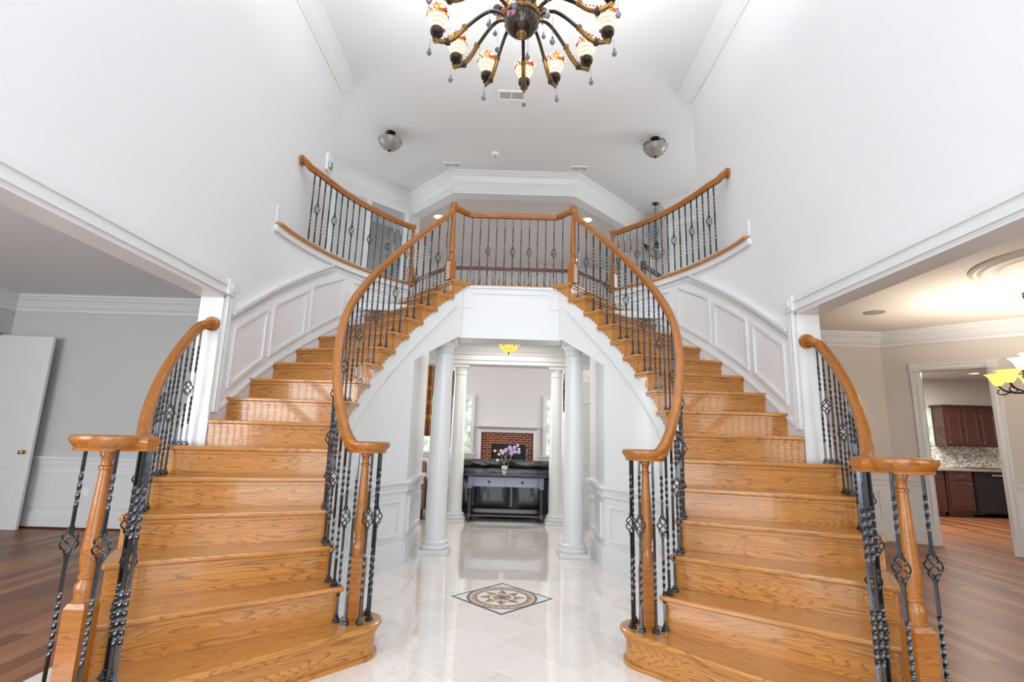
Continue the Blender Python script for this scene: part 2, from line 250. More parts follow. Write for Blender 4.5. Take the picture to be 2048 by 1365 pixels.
# ------------------------------------------------------------------ helpers
class MB:
    """Collects shapes into one mesh."""
    def __init__(s): s.v = []; s.f = []; s.m = []; s.uv = {}
    def add(s, vs, fs, mi=0, uvs=None):
        o = len(s.v); s.v += [tuple(q) for q in vs]
        for i, f in enumerate(fs):
            s.f.append(tuple(o+k for k in f)); s.m.append(mi)
            if uvs: s.uv[len(s.f)-1] = uvs[i]
        return s
    def box(s, x0, x1, y0, y1, z0, z1, mi=0):
        x0, x1 = min(x0, x1), max(x0, x1); y0, y1 = min(y0, y1), max(y0, y1); z0, z1 = min(z0, z1), max(z0, z1)
        v = [(x0, y0, z0), (x1, y0, z0), (x1, y1, z0), (x0, y1, z0), (x0, y0, z1), (x1, y0, z1), (x1, y1, z1), (x0, y1, z1)]
        return s.add(v, [(0, 3, 2, 1), (4, 5, 6, 7), (0, 1, 5, 4), (1, 2, 6, 5), (2, 3, 7, 6), (3, 0, 4, 7)], mi)
    def prism(s, poly, z0, z1, mi=0):
        n = len(poly)
        if sum(poly[i][0]*poly[(i+1) % n][1]-poly[(i+1) % n][0]*poly[i][1] for i in range(n)) < 0: poly = poly[::-1]
        g = (lambda z, p: z(p) if callable(z) else z)
        v = [(p[0], p[1], g(z0, p)) for p in poly]+[(p[0], p[1], g(z1, p)) for p in poly]
        return s.add(v, [tuple(range(n-1, -1, -1)), tuple(range(n, 2*n))]+[(i, (i+1) % n, n+(i+1) % n, n+i) for i in range(n)], mi)
    def extrude(s, pts, d, mi=0):
        """3-D polygon pushed along the vector d."""
        n = len(pts); v = [tuple(q) for q in pts]+[tuple(Vector(q)+Vector(d)) for q in pts]
        return s.add(v, [tuple(range(n)), tuple(range(2*n-1, n-1, -1))]+[(i, n+i, n+(i+1) % n, (i+1) % n) for i in range(n)], mi)
    def lathe(s, prof, c=(0, 0, 0), n=16, mi=0, sx=1, sy=1, cap=True):
        v = []; f = []; uv = []
        for r, z in prof:
            for k in range(n): a = 2*pi*k/n; v.append((c[0]+r*cos(a)*sx, c[1]+r*sin(a)*sy, c[2]+z))
        for i in range(len(prof)-1):
            for k in range(n): k2 = (k+1) % n; f.append((i*n+k, i*n+k2, (i+1)*n+k2, (i+1)*n+k))
        if cap: f.append(tuple(range(n-1, -1, -1))); f.append(tuple((len(prof)-1)*n+k for k in range(n)))
        return s.add(v, f, mi)
    def sweep(s, path, prof, mi=0, closed=False, up=(0, 0, 1), scale=None, cap=True):
        """2-D profile (side, up) carried along a 3-D path; u runs along the length."""
        P = [Vector(q) for q in path]; N = len(P); k = len(prof); v = []; f = []; uv = []; L = 0; Ls = []
        up = Vector(up); last = None
        for i in range(N):
            if closed: t = P[(i+1) % N]-P[i-1]
            else: t = P[min(i+1, N-1)]-P[max(i-1, 0)]
            t.normalize()
            sd = t.cross(up)
            if sd.length < .05: sd = last.copy() if last else Vector((1, 0, 0))
            sd.normalize(); last = sd; u = sd.cross(t)
            if i: L += (P[i]-P[i-1]).length
            Ls.append(L); sc = scale[i] if scale else 1
            for a, b in prof: v.append(tuple(P[i]+sd*a*sc+u*b*sc))
        per = [0]
        for j in range(k): per.append(per[-1]+hypot(prof[(j+1) % k][0]-prof[j][0], prof[(j+1) % k][1]-prof[j][1]))
        for i in range(N if closed else N-1):
            i2 = (i+1) % N
            for j in range(k):
                j2 = (j+1) % k; f.append((i*k+j, i*k+j2, i2*k+j2, i2*k+j))
                l2 = Ls[i2] if i2 else L+.1
                uv.append([(Ls[i], per[j]), (Ls[i], per[j+1]), (l2, per[j+1]), (l2, per[j])])
        if cap and not closed:
            f.append(tuple(range(k-1, -1, -1))); uv.append([(prof[j][0], prof[j][1]) for j in range(k-1, -1, -1)])
            f.append(tuple((N-1)*k+j for j in range(k))); uv.append([(prof[j][0], prof[j][1]) for j in range(k)])
        return s.add(v, f, mi, uv)
    def tube(s, path, r, n=8, mi=0, scale=None): return s.sweep(path, [(r*cos(2*pi*k/n), r*sin(2*pi*k/n)) for k in range(n)], mi, scale=scale)
    def mesh(s, name, mats, smooth=False):
        me = bpy.data.meshes.new(name); me.from_pydata(s.v, [], s.f)
        for mm in (mats if isinstance(mats, (list, tuple)) else [mats]): me.materials.append(mm)
        for p_, mi in zip(me.polygons, s.m): p_.material_index = mi
        if s.uv:
            ul = me.uv_layers.new(name='UVMap')
            for fi, us in s.uv.items():
                for li, q in zip(me.polygons[fi].loop_indices, us): ul.data[li].uv = q
        bm = bmesh.new(); bm.from_mesh(me); bmesh.ops.recalc_face_normals(bm, faces=bm.faces)
        if smooth:
            for e in bm.edges:
                if len(e.link_faces) == 2 and e.calc_face_angle(0) > radians(38): e.smooth = False
            for fc in bm.faces: fc.smooth = True
        bm.to_mesh(me); bm.free(); me.update()
        return me
    def build(s, name, mats, parent=None, smooth=False, loc=None, rz=0, bevel=0):
        o = bpy.data.objects.new(name, s.mesh(name, mats, smooth)); C.objects.link(o)
        if loc: o.location = loc
        if rz: o.rotation_euler = (0, 0, rz)
        if parent: o.parent = parent
        if bevel:
            b = o.modifiers.new('bevel', 'BEVEL'); b.width = bevel; b.segments = 2; b.limit_method = 'ANGLE'; b.angle_limit = radians(40)
        return o
def tag(o, label, cat, group=None, kind=None):
    o['label'] = label; o['category'] = cat
    if group: o['group'] = group
    if kind: o['kind'] = kind
    return o
def thing(name, label, cat, loc=(0, 0, 0), rz=0, group=None):
    o = bpy.data.objects.new(name, None); C.objects.link(o); o.location = loc; o.rotation_euler = (0, 0, rz)
    o.empty_display_size = .1
    return tag(o, label, cat, group)
def struct(name, mb, mat, smooth=False, label=None, bevel=0):
    o = mb.build(name, mat, smooth=smooth, bevel=bevel); o['kind'] = 'structure'
    if label: o['label'] = label
    return o
def copy_tree(o, parent=None):
    c = o.copy(); C.objects.link(c)
    if parent: c.parent = parent
    for ch in list(o.children): copy_tree(ch, c)
    return c
SIDE = {-1: 'left', 1: 'right'}
TR = [0]
def trimname(): TR[0] += 1; return 'trim_%d' % TR[0]

# ------------------------------------------------------------------ the plan of the twin stairs (right-hand one; the left mirrors it)
R_ = .19
def rin(a): return 1.565 if a >= 0 else 1.565-.0027*a
def PI_(a, dr=0): a_ = radians(a); return (-.28+(rin(a)+dr)*cos(a_), 4.37+(rin(a)+dr)*sin(a_))
def PO_(a, R): a_ = radians(a); return (-.53+R*cos(a_), 4.39+R*sin(a_))
WR = 2.81                                                # radius of the curved outer wall
def PW(a, dr=0):
    if a < 0: return (2.28+dr, 4.39+(2.81)*math.tan(radians(a)))
    return PO_(a, WR+dr)
aI = {2: -44.9, 3: -38.2, 4: -32.0, 5: -26.0, 6: -20.0, 7: -14.0, 8: -7, 9: 0.7, 10: 8.8, 11: 16.5, 12: 23.5, 13: 30.5, 14: 37.4, 15: 44.2, 16: 51.9, 17: 59.5}
aO = {2: -39.2, 3: -32.8, 4: -26.7, 5: -21.3, 6: -16.0, 7: -10.8, 8: -5.2, 9: 1.5, 10: 8.3, 11: 15.0, 12: 21.5, 13: 28.0, 14: 34.8, 15: 41.2, 16: 47.3, 17: 53}
RL = 3.035
def interp(x, tab):
    ks = sorted(tab)
    if x <= ks[0]: return tab[ks[0]]
    for a, b in zip(ks, ks[1:]):
        if x <= b: return tab[a]+(tab[b]-tab[a])*(x-a)/(b-a)
    return tab[ks[-1]]
nzI = {aI[k]: k*R_ for k in aI}; nzO = {aO[k]: k*R_ for k in aO}
def zI(a): return interp(a, nzI)
def zO(a): return interp(a, nzO)
def arc(f, a0, a1, step=2.0):
    n = max(1, int(abs(a1-a0)/step+.999)); return [f(a0+(a1-a0)*i/n) for i in range(n+1)]
def mir(P, s): return [(s*p[0],)+tuple(p[1:]) for p in P]
def local(poly, O, ang): c, s_ = cos(-ang), sin(-ang); return [((p[0]-O[0])*c-(p[1]-O[1])*s_, (p[0]-O[0])*s_+(p[1]-O[1])*c) for p in poly]
NW_IN = (.864, 3.225); NW_OUT = (1.745, 2.30)
def circ_pts(c, r, a0, a1, n=12): return [(c[0]+r*cos(radians(a0+(a1-a0)*i/n)), c[1]+r*sin(radians(a0+(a1-a0)*i/n))) for i in range(n+1)]
def tread1(r):
    # bullnose round each newel, straight front between them
    P = circ_pts(NW_IN, r, 75, 223.5, 14)+circ_pts(NW_OUT, r, 223.5, 380, 14)
    b0 = PO_(aO[2]+1.5, 3.0); b1 = PI_(aI[2]+1.6, .05)
    return P+[b0, b1]
def staircase(s):
    sd = SIDE[s]
    root = thing('staircase', 'curved oak staircase with sixteen treads sweeping up the %s side of the foyer' % sd, 'staircase', (s*1.3, 3.2, 0), group='twin curved staircases')
    def put(name, mb_local_poly_builder, O, ang, z, mat, bevel=0, smooth=False):
        # mesh in a frame whose x runs along the board, for the grain
        mb = MB(); mb_local_poly_builder(mb); o = mb.build(name, mat, None, smooth=smooth, bevel=bevel)
        o.location = (O[0]-root.location.x, O[1]-root.location.y, z); o.rotation_euler = (0, 0, ang); o.parent = root; return o
    for k in range(1, 17):
        if k == 1:
            poly = mir(tread1(.165), s); rpoly = mir(tread1(.132), s); I = (s*NW_IN[0], NW_IN[1]); O = (s*NW_OUT[0], NW_OUT[1])
        else:
            Ro = RL if k <= 6 else WR+.01
            i0, i1 = aI[k], aI[k+1]; o0, o1 = aO[k], aO[k+1]
            if k == 6: o1 = -9.5
            tip = i1+1.9
            P = arc(PI_, i0, tip, 2)+[PI_(tip, .044), PI_(i1+1.3, .044)]
            if k <= 6: P += [PO_(o1+.8 if k < 6 else o1, Ro-.03)]+arc(lambda a: PO_(a, Ro), o1+(1.6 if k < 6 else 0), o0, 2)
            else: P += [PO_(o1+.8, Ro)]+arc(lambda a: PO_(a, Ro), o1+.8, o0, 2)[1:]
            poly = mir(P, s)
            # riser face 3 cm behind the nosing
            I = PI_(i0, 0); O = PO_(o0, Ro)
            dx, dy = O[0]-I[0], O[1]-I[1]; L = hypot(dx, dy); nx, ny = -dy/L, dx/L   # points up the flight
            A = (I[0]+.044*dx/L+nx*.03, I[1]+.034*dy/L+ny*.03)
            e = -.034 if k <= 6 else .0
            B = (O[0]+e*dx/L+nx*.03, O[1]+e*dy/L+ny*.03)
            rpoly = mir([A, B, (B[0]+nx*.02, B[1]+ny*.02), (A[0]+nx*.02, A[1]+ny*.02)], s)
            cove = mir([(A[0]-nx*.012, A[1]-ny*.012), (B[0]-nx*.012, B[1]-ny*.012), B, A], s)
            I = (s*I[0], I[1]); O = (s*O[0], O[1])
        # keep the local y-axis pointing up the flight on both sides
        ang = atan2(O[1]-I[1], O[0]-I[0])
        if s < 0: ang += pi
        z = k*R_
        pl = local(poly, I, ang); rl = local(rpoly, I, ang)
        put('tread', lambda mb: mb.prism(pl, -.03, 0), I, ang, z, M['oak'], bevel=.011)
        def rb(mb):
            mb.prism(rl, -R_+(.0 if k > 1 else .0), -.03)
            if k > 1: mb.prism(local(cove, I, ang), -.05, -.03)
            else:
                mb.prism(local(mir(tread1(.142), s), I, ang), -.055, -.03); mb.prism(local(mir(tread1(.146), s), I, ang), -R_, -R_+.022)
        put('riser', rb, I, ang, z, M['oak'])
        # scrolled bracket below the return nosing
        if k >= 2:
            i0, i1 = aI[k], aI[k+1]
            d = (i1+1.9)-i0
            def br(mb):
                A0 = (i0+d-.5, z-.034); A1 = (i0+2.0, z-R_+.002); nl = 4; prof = []
                for q in range(nl):
                    for tt in range(7):
                        t_ = (q+tt/7)/nl; bs = (A0[0]+(A1[0]-A0[0])*t_**.9, A0[1]+(A1[1]-A0[1])*t_)
                        bite = sin(pi*tt/7)*.015; prof.append((bs[0]-bite*.7*36, bs[1]+bite*.7 if t_ > .02 else bs[1]))
                prof.append(A1)
                loop = [(i0+1.3, z-R_+.002), (i0+1.3, z-.03), (i0+d-.5, z-.03)]+prof[1:]
                for lp, r0_, r1_ in ((loop, .024, .046), ([(i0+1.0, z-.046), (i0+1.0, z-.03), (i0+d-.2, z-.03), (i0+d-.2, z-.046)], .010, .046)):
                    n = len(lp)
                    fr = [tuple(mir([PI_(a, r0_)], s)[0])+(zz,) for a, zz in lp]; bk = [tuple(mir([PI_(a, r1_)], s)[0])+(zz,) for a, zz in lp]
                    v = [(p[0]-root.location.x, p[1]-root.location.y, p[2]) for p in fr+bk]
                    mb.add(v, [tuple(range(n)), tuple(range(2*n-1, n-1, -1))]+[(i, n+i, n+(i+1) % n, (i+1) % n) for i in range(n)])
            mb = MB(); br(mb); mb.build('tread_bracket', M['oak'], root)
            if k <= 6:                                             # same on the open outer side
                o0, o1 = aO[k], aO[k+1]
                if k == 6: o1 = -9.9
                mb = MB(); loop = [(o0+.9, z-R_+.002), (o0+.9, z-.03), (o1-.1, z-.03), (o0+(o1-o0)*.75, z-.08), (o0+(o1-o0)*.45, z-.11), (o0+(o1-o0)*.3, z-.16), (o0+1.4, z-R_+.002)]
                n = len(loop); fr = [(s*PO_(a, RL-.012)[0], PO_(a, RL-.012)[1], zz) for a, zz in loop]; bk = [(s*PO_(a, RL-.036)[0], PO_(a, RL-.036)[1], zz) for a, zz in loop]
                v = [(p[0]-root.location.x, p[1]-root.location.y, p[2]) for p in fr+bk]
                mb.add(v, [tuple(range(n)), tuple(range(2*n-1, n-1, -1))]+[(i, n+i, n+(i+1) % n, (i+1) % n) for i in range(n)]); mb.build('tread_bracket', M['oak'], root)
    return root
for s in (-1, 1): staircase(s)

# ------------------------------------------------------------------ iron balusters
BC = {}
TW = .0060
def bar_mesh(L, kind):
    key = (round(L, 2), kind)
    if key in BC: return BC[key]
    L = key[0]
    mb = MB()
    if kind == 'bhigh': spans = [(.14, .40), (.74, .90)]; cuts = [(0, .60-.055*.95/L), (.60+.055*.95/L, 1)]
    elif kind == 'basket': spans = [(.14, .36), (.64, .86)]; cuts = [(0, .445), (.555, 1)]
    else: spans = [(.17, .40), (.60, .83)]; cuts = [(0, 1)]
    for c0, c1 in cuts:
        zs = set([c0*L, c1*L])
        for a, b in spans:
            if a >= c0 and b <= c1:
                n = max(8, int((b-a)*L/.0052)); zs |= {L*(a+(b-a)*i/n) for i in range(n+1)}
        zs = sorted(zs); rows = []
        for z in zs:
            ph = 0
            for a, b in spans:
                t = min(max(z/L, a), b)-a; turns = round((b-a)*L/.155*4)/4; ph += t/(b-a)*turns*2*pi
            rows.append([(TW*sqrt(2)*cos(ph+pi/4+q*pi/2), TW*sqrt(2)*sin(ph+pi/4+q*pi/2), z) for q in range(4)])
        v = [p for r in rows for p in r]; f = [(3, 2, 1, 0), tuple(4*(len(rows)-1)+q for q in range(4))]
        for i in range(len(rows)-1):
            for q in range(4): f.append((4*i+q, 4*i+(q+1) % 4, 4*i+4+(q+1) % 4, 4*i+4+q))
        mb.add(v, f)
    BC[key] = mb.mesh('baluster', M['iron']); return BC[key]
def shoe_mesh():
    if 'shoe' not in BC:
        mb = MB(); mb.lathe([(.026, 0), (.026, .009), (.021, .012), (.021, .018), (.014, .026), (.0135, .036), (.0105, .038)], n=4)
        me = mb.mesh('shoe', M['iron']); me.transform(Matrix.Rotation(pi/4, 4, 'Z')); BC['shoe'] = me
    return BC['shoe']
def basket_mesh():
    if 'basket' not in BC:
        mb = MB()
        for q in range(4):
            path = []
            for i in range(15):
                t = i/14; r = .005+.0265*sin(pi*t)**.85; a = q*pi/2+t*pi*1.15; path.append((r*cos(a), r*sin(a), -.052+.104*t))
            mb.tube(path, .0038, 6)
        for z in (-.058, .05):
            mb.box(-.0098, .0098, -.0098, .0098, z, z+.007); mb.box(-.0088, .0088, -.0088, .0088, z-.006, z+.013)
        BC['basket'] = mb.mesh('basket', M['iron'], smooth=True)
    return BC['basket']
def add_child(name, me, parent, loc, rz=0):
    o = bpy.data.objects.new(name, me); C.objects.link(o); o.parent = parent; o.location = loc; o.rotation_euler = (0, 0, rz); return o
def baluster(root, x, y, z0, z1, kind, rz=0, shoe=True):
    L = round(z1-z0, 2)
    b = add_child('baluster', bar_mesh(L, kind), root, (x-root.location.x, y-root.location.y, z0-root.location.z), rz)
    if kind[0] == 'b': add_child('basket', basket_mesh(), b, (0, 0, L*(.6 if kind == 'bhigh' else .5)))
    if shoe: add_child('shoe', shoe_mesh(), b, (0, 0, 0))
    return b
# ------------------------------------------------------------------ oak rails and newels
RAIL = [(-.022, -.032), (.022, -.032), (.024, -.024), (.020, -.017), (.031, -.002), (.0315, .012), (.024, .027), (.010, .032), (-.010, .032), (-.024, .027), (-.0315, .012), (-.031, -.002), (-.020, -.017), (-.024, -.024)]
def smoothpath(P, it=2):
    P = [Vector(p) for p in P]
    for _ in range(it):
        Q = [P[0]]
        for a, b in zip(P, P[1:]): Q += [a*.75+b*.25, a*.25+b*.75]
        Q.append(P[-1]); P = Q
    return P
def handrail(root, path, name='handrail', prof=RAIL, mat=None):
    P = [(p[0]-root.location.x, p[1]-root.location.y, p[2]-root.location.z) for p in path]
    mb = MB(); mb.sweep(P, prof); return mb.build(name, mat or M['oakrail'], root, smooth=True)
def capdisc(root, x, y, z, r=.14):
    mb = MB(); mb.lathe([(0.001, -.033), (r*.86, -.033), (r*.87, -.026), (r*.84, -.02), (r*.9, -.010), (r*.985, .006), (r, .018), (r*.985, .028), (r*.93, .033), (.001, .035)], n=36)
    return mb.build('newel_cap', M['oakrail'] if False else M['oaknewel'], root, smooth=True, loc=(x-root.location.x, y-root.location.y, z-root.location.z))
def newel(root, x, y, z0, z1, block=.34, w=.086, rz=0, n=20):
    H = z1-z0; mb = MB(); h = w/2; b = block
    mb.box(-h, h, -h, h, 0, b-.02); mb.add([(-h, -h, b-.02), (h, -h, b-.02), (h, h, b-.02), (-h, h, b-.02)]+[(-h*.8, -h*.8, b), (h*.8, -h*.8, b), (h*.8, h*.8, b), (-h*.8, h*.8, b)],
       [(0, 1, 5, 4), (1, 2, 6, 5), (2, 3, 7, 6), (3, 0, 4, 7), (4, 5, 6, 7)])
    prof = [(.03, b-.005), (h*.92, b), (h*.95, b+.008), (h*.8, b+.015), (h*.82, b+.02), (h*.9, b+.045), (h*.88, b+.07), (h*.62, b+.085), (h*.6, b+.09), (h*.78, b+.095), (h*.78, b+.105), (h*.66, b+.11), (h*.70, b+.13)]
    t = H-.085
    prof += [(h*.86, b+.16), (h*.84, b+.22), (h*.52, t-.02), (h*.5, t), (h*.66, t+.004), (h*.66, t+.014), (h*.5, t+.02), (h*.46, t+.035), (h*.55, t+.055), (h*.68, t+.062), (h*.68, t+.07), (h*.74, t+.073), (h*.74, H)]
    mb.lathe(prof, n=n)
    o = mb.build('newel_post', M['oaknewel'], root, smooth=True, loc=(x-root.location.x, y-root.location.y, z0-root.location.z), rz=rz)
    o.rotation_euler = (0, 0, rz); return o
def onseat(s, x, y): return x*s, y

# inner railings with the volute at the foot and the gooseneck at the landing
for s in (-1, 1):
    sd = SIDE[s]
    root = thing('stair_railing', 'long curved oak handrail with iron balusters inside the %s staircase' % sd, 'railing', (s*.9, 3.3, .19), group='stair railings')
    DR = .052
    P = [(NW_IN[0], NW_IN[1]-.02, 1.175), (.90, 3.145, 1.175)]
    for a in [x*1.0 for x in range(-46, 52, 3)]:
        q = PI_(a, DR); P.append((q[0], q[1], max(1.175, zI(a)+.815+(.0 if a < 40 else .01*(a-40)/10))))
    top = (.715, 5.665); P += [(.735, 5.645, 3.885), (.728, 5.652, 3.945), (top[0], top[1], 3.965)]
    handrail(root, mir(smoothpath(P, 1), s))
    capdisc(root, s*NW_IN[0], NW_IN[1], 1.175)
    newel(root, s*NW_IN[0], NW_IN[1], .19, 1.145, block=.345)
    newel(root, s*top[0], top[1], 3.04, 3.985, block=.24, rz=s*radians(48))
    mb = MB(); mb.lathe([(.001, -.03), (.03, -.03), (.032, -.02), (.044, 0), (.045, .012), (.036, .03), (.001, .034)], n=18); mb.build('newel_cap', M['oaknewel'], root, smooth=True, loc=(s*top[0]-root.location.x, top[1]-root.location.y, 3.975-root.location.z))
    # round the foot newel
    for q, a in enumerate((130, 190, 233, 281, 327)):
        x, y = NW_IN[0]+.098*cos(radians(a)), NW_IN[1]+.098*sin(radians(a))
        baluster(root, s*x, y, .19, 1.145, ['plain', 'bhigh', 'bhigh', 'plain', 'bhigh'][q], rz=radians(a)*s)
    cnt = 1
    for k in range(2, 16):
        i0, i1 = aI[k], aI[k+1]
        for fr in (.20, .70):
            a = i0+(i1-i0)*fr; q = PI_(a, DR); zt = max(1.175, zI(a)+.815)-.03
            baluster(root, s*q[0], q[1], k*R_, zt, 'basket' if cnt % 3 == 0 else 'plain', rz=s*radians(a)); cnt += 1
# outer railings on the open lower treads
for s in (-1, 1):
    sd = SIDE[s]
    root = thing('stair_railing', 'short outer oak handrail with iron balusters on the %s staircase, ending at the wall' % sd, 'railing', (s*1.8, 2.5, .19), group='stair railings')
    RB = 2.95
    P = [(NW_OUT[0]-.0, NW_OUT[1], 1.185), (1.66, 2.30, 1.185)]
    for a in [x*1.0 for x in range(-45, -11, 3)]:
        q = PO_(a, RB); P.append((q[0], q[1], max(1.185, zO(a)+.735)))
    P += [(2.325, 3.80, 2.045), (2.325, 3.875, 2.065)]
    handrail(root, mir(smoothpath(P, 1), s)); capdisc(root, s*NW_OUT[0], NW_OUT[1], 1.185, .145)
    mb = MB(); mb.sweep([(s*2.325-root.location.x, 3.868-root.location.y, 2.065-.19), (s*2.325-root.location.x, 3.897-root.location.y, 2.065-.19)], [(.056*cos(2*pi*k/24), .056*sin(2*pi*k/24)) for k in range(24)])
    mb.build('rosette', M['oaknewel'], root, smooth=True)
    newel(root, s*NW_OUT[0], NW_OUT[1], .19, 1.155, block=.345)
    for dx_, dy_, kd in ((-.105, -.09, 'bhigh'), (.085, -.02, 'bhigh'), (.09, .10, 'plain'), (-.05, .125, 'plain'), (-.135, .03, 'plain')):
        baluster(root, s*(NW_OUT[0]+dx_), NW_OUT[1]+dy_, .19, 1.155, kd, rz=s*.6)
    cnt = 0
    for k in range(1, 7):
        o0, o1 = (aO[k], aO[k+1]) if k > 1 else (-45.6, -39.2)
        for fr in ((.22, .55, .88) if k < 6 else (.25, .62, .98)):
            a = o0+(o1-o0)*fr; q = PO_(a, RB); zt = max(1.185, zO(a)+.735)-.03
            baluster(root, s*q[0], q[1], k*R_, zt, 'basket' if cnt % 3 == 1 else 'plain', rz=s*radians(a)); cnt += 1
# balcony wings
for s in (-1, 1):
    sd = SIDE[s]
    root = thing('balcony_railing', 'concave oak and iron railing of the %s upstairs balcony, ending in a wall rosette' % sd, 'railing', (s*1.9, 5.5, 3.23), group='upstairs balcony railings')
    RB = 2.735
    NW = PO_(47.3, RB+.02); P = [(NW[0], NW[1], 3.995)]
    for a in range(45, 12, -3): q = PO_(a, RB); P.append((q[0], q[1], 3.985+.035*(45-a)/32))
    P += [(2.175, 4.985, 4.03), (2.20, 4.945, 4.06), (2.24, 4.955, 4.10), (2.262, 4.97, 4.10)]
    handrail(root, mir(P, s))
    mb = MB(); mb.sweep([(s*2.25-root.location.x, 4.965-5.5, 4.10-3.23), (s*2.28-root.location.x, 4.965-5.5, 4.10-3.23)], [(.055*cos(2*pi*k/24), .055*sin(2*pi*k/24)) for k in range(24)])
    mb.build('rosette', M['oaknewel'], root, smooth=True)
    newel(root, s*NW[0], NW[1], 3.23, 4.01, block=.2, w=.08, rz=s*radians(47))
    mb = MB(); mb.lathe([(.001, -.03), (.028, -.03), (.03, -.02), (.042, 0), (.043, .012), (.034, .03), (.001, .034)], n=18); mb.build('newel_cap', M['oaknewel'], root, smooth=True, loc=(s*NW[0]-root.location.x, NW[1]-5.5, 4.0-3.23))
    n = 17
    for i in range(n):
        a = 13.2+(45.3-13.2)*i/(n-1); q = PO_(a, RB)
        baluster(root, s*q[0], q[1], 3.235, 3.955+.035*(45-a)/32, 'basket' if i % 3 == 1 else 'plain', rz=s*radians(a), shoe=False)
# landing rail between the two gooseneck newels
root = thing('balcony_railing', 'straight oak and iron railing across the front centre of the landing', 'railing', (0, 5.8, 3.04), group='upstairs balcony railings')
YR = 5.87
handrail(root, smoothpath([(-.715, 5.665, 3.95), (-.60, 5.78, 3.95), (-.56, YR-.03, 3.95), (-.52, YR, 3.95), (.52, YR, 3.95), (.56, YR-.03, 3.95), (.60, 5.78, 3.95), (.715, 5.665, 3.95)], 1))
xs = [-.60+.1003*i for i in range(13)]
for i, x in enumerate(xs):
    y = YR if abs(x) < .56 else YR-.07
    baluster(root, x, y, 3.045, 3.92, 'basket' if i in (3, 6, 8, 11) else 'plain')
# ------------------------------------------------------------------ balcony floors, landing, nosing
for s in (-1, 1):
    mb = MB(); P = mir(arc(lambda a: PO_(a, 2.82), 4, 47.3, 2.5), s)
    mb.prism(P+[(s*1.42, 6.62), (s*1.95, 9.3), (s*5.2, 9.3), (s*5.2, 5.75), (s*2.35, 5.7), (s*2.35, 4.6)], 3.12, 3.20)
    struct('floor', mb, M['hallwall'])
    mb = MB(); o = mir(arc(lambda a: PO_(a, 2.755), 4, 49.3, 2), s); i_ = mir(arc(lambda a: PO_(a, 3.0), 49.3, 4, 2), s); mb.prism(o+i_, 3.20, 3.235)
    struct(trimname(), mb, M['oak'], bevel=.012, label='oak nosing along the edge of the %s balcony' % SIDE[s])
    mb = MB(); mb.prism(mir(arc(lambda a: PO_(a, 2.785), 3.6, 47.8, 2), s)+mir(arc(lambda a: PO_(a, 2.84), 47.8, 3.6, 2), s), 3.13, 3.20)
    mb.prism(mir(arc(lambda a: PO_(a, 2.775), 3.6, 47.8, 2), s)+mir(arc(lambda a: PO_(a, 2.84), 47.8, 3.6, 2), s), 3.132, 3.145)
    mb.box(s*2.268, s*2.29, 4.585, 4.60, 3.235, 3.40)
    struct(trimname(), mb, M['trim'], label='white fascia under the %s balcony edge' % SIDE[s])
mb = MB(); mb.prism([(-.53, 5.83), (.53, 5.83), (.71, 5.70), (1.40, 6.47), (1.97, 9.1), (1.05, 8.0), (-1.05, 8.0), (-1.97, 9.1), (-1.40, 6.47), (-.71, 5.70)], 2.98, 3.03)
struct('floor', mb, M['oak'])
mb = MB(); mb.box(-.56, .56, 5.80, 5.95, 3.005, 3.04); struct(trimname(), mb, M['oak'], bevel=.01, label='oak nosing along the front of the landing')

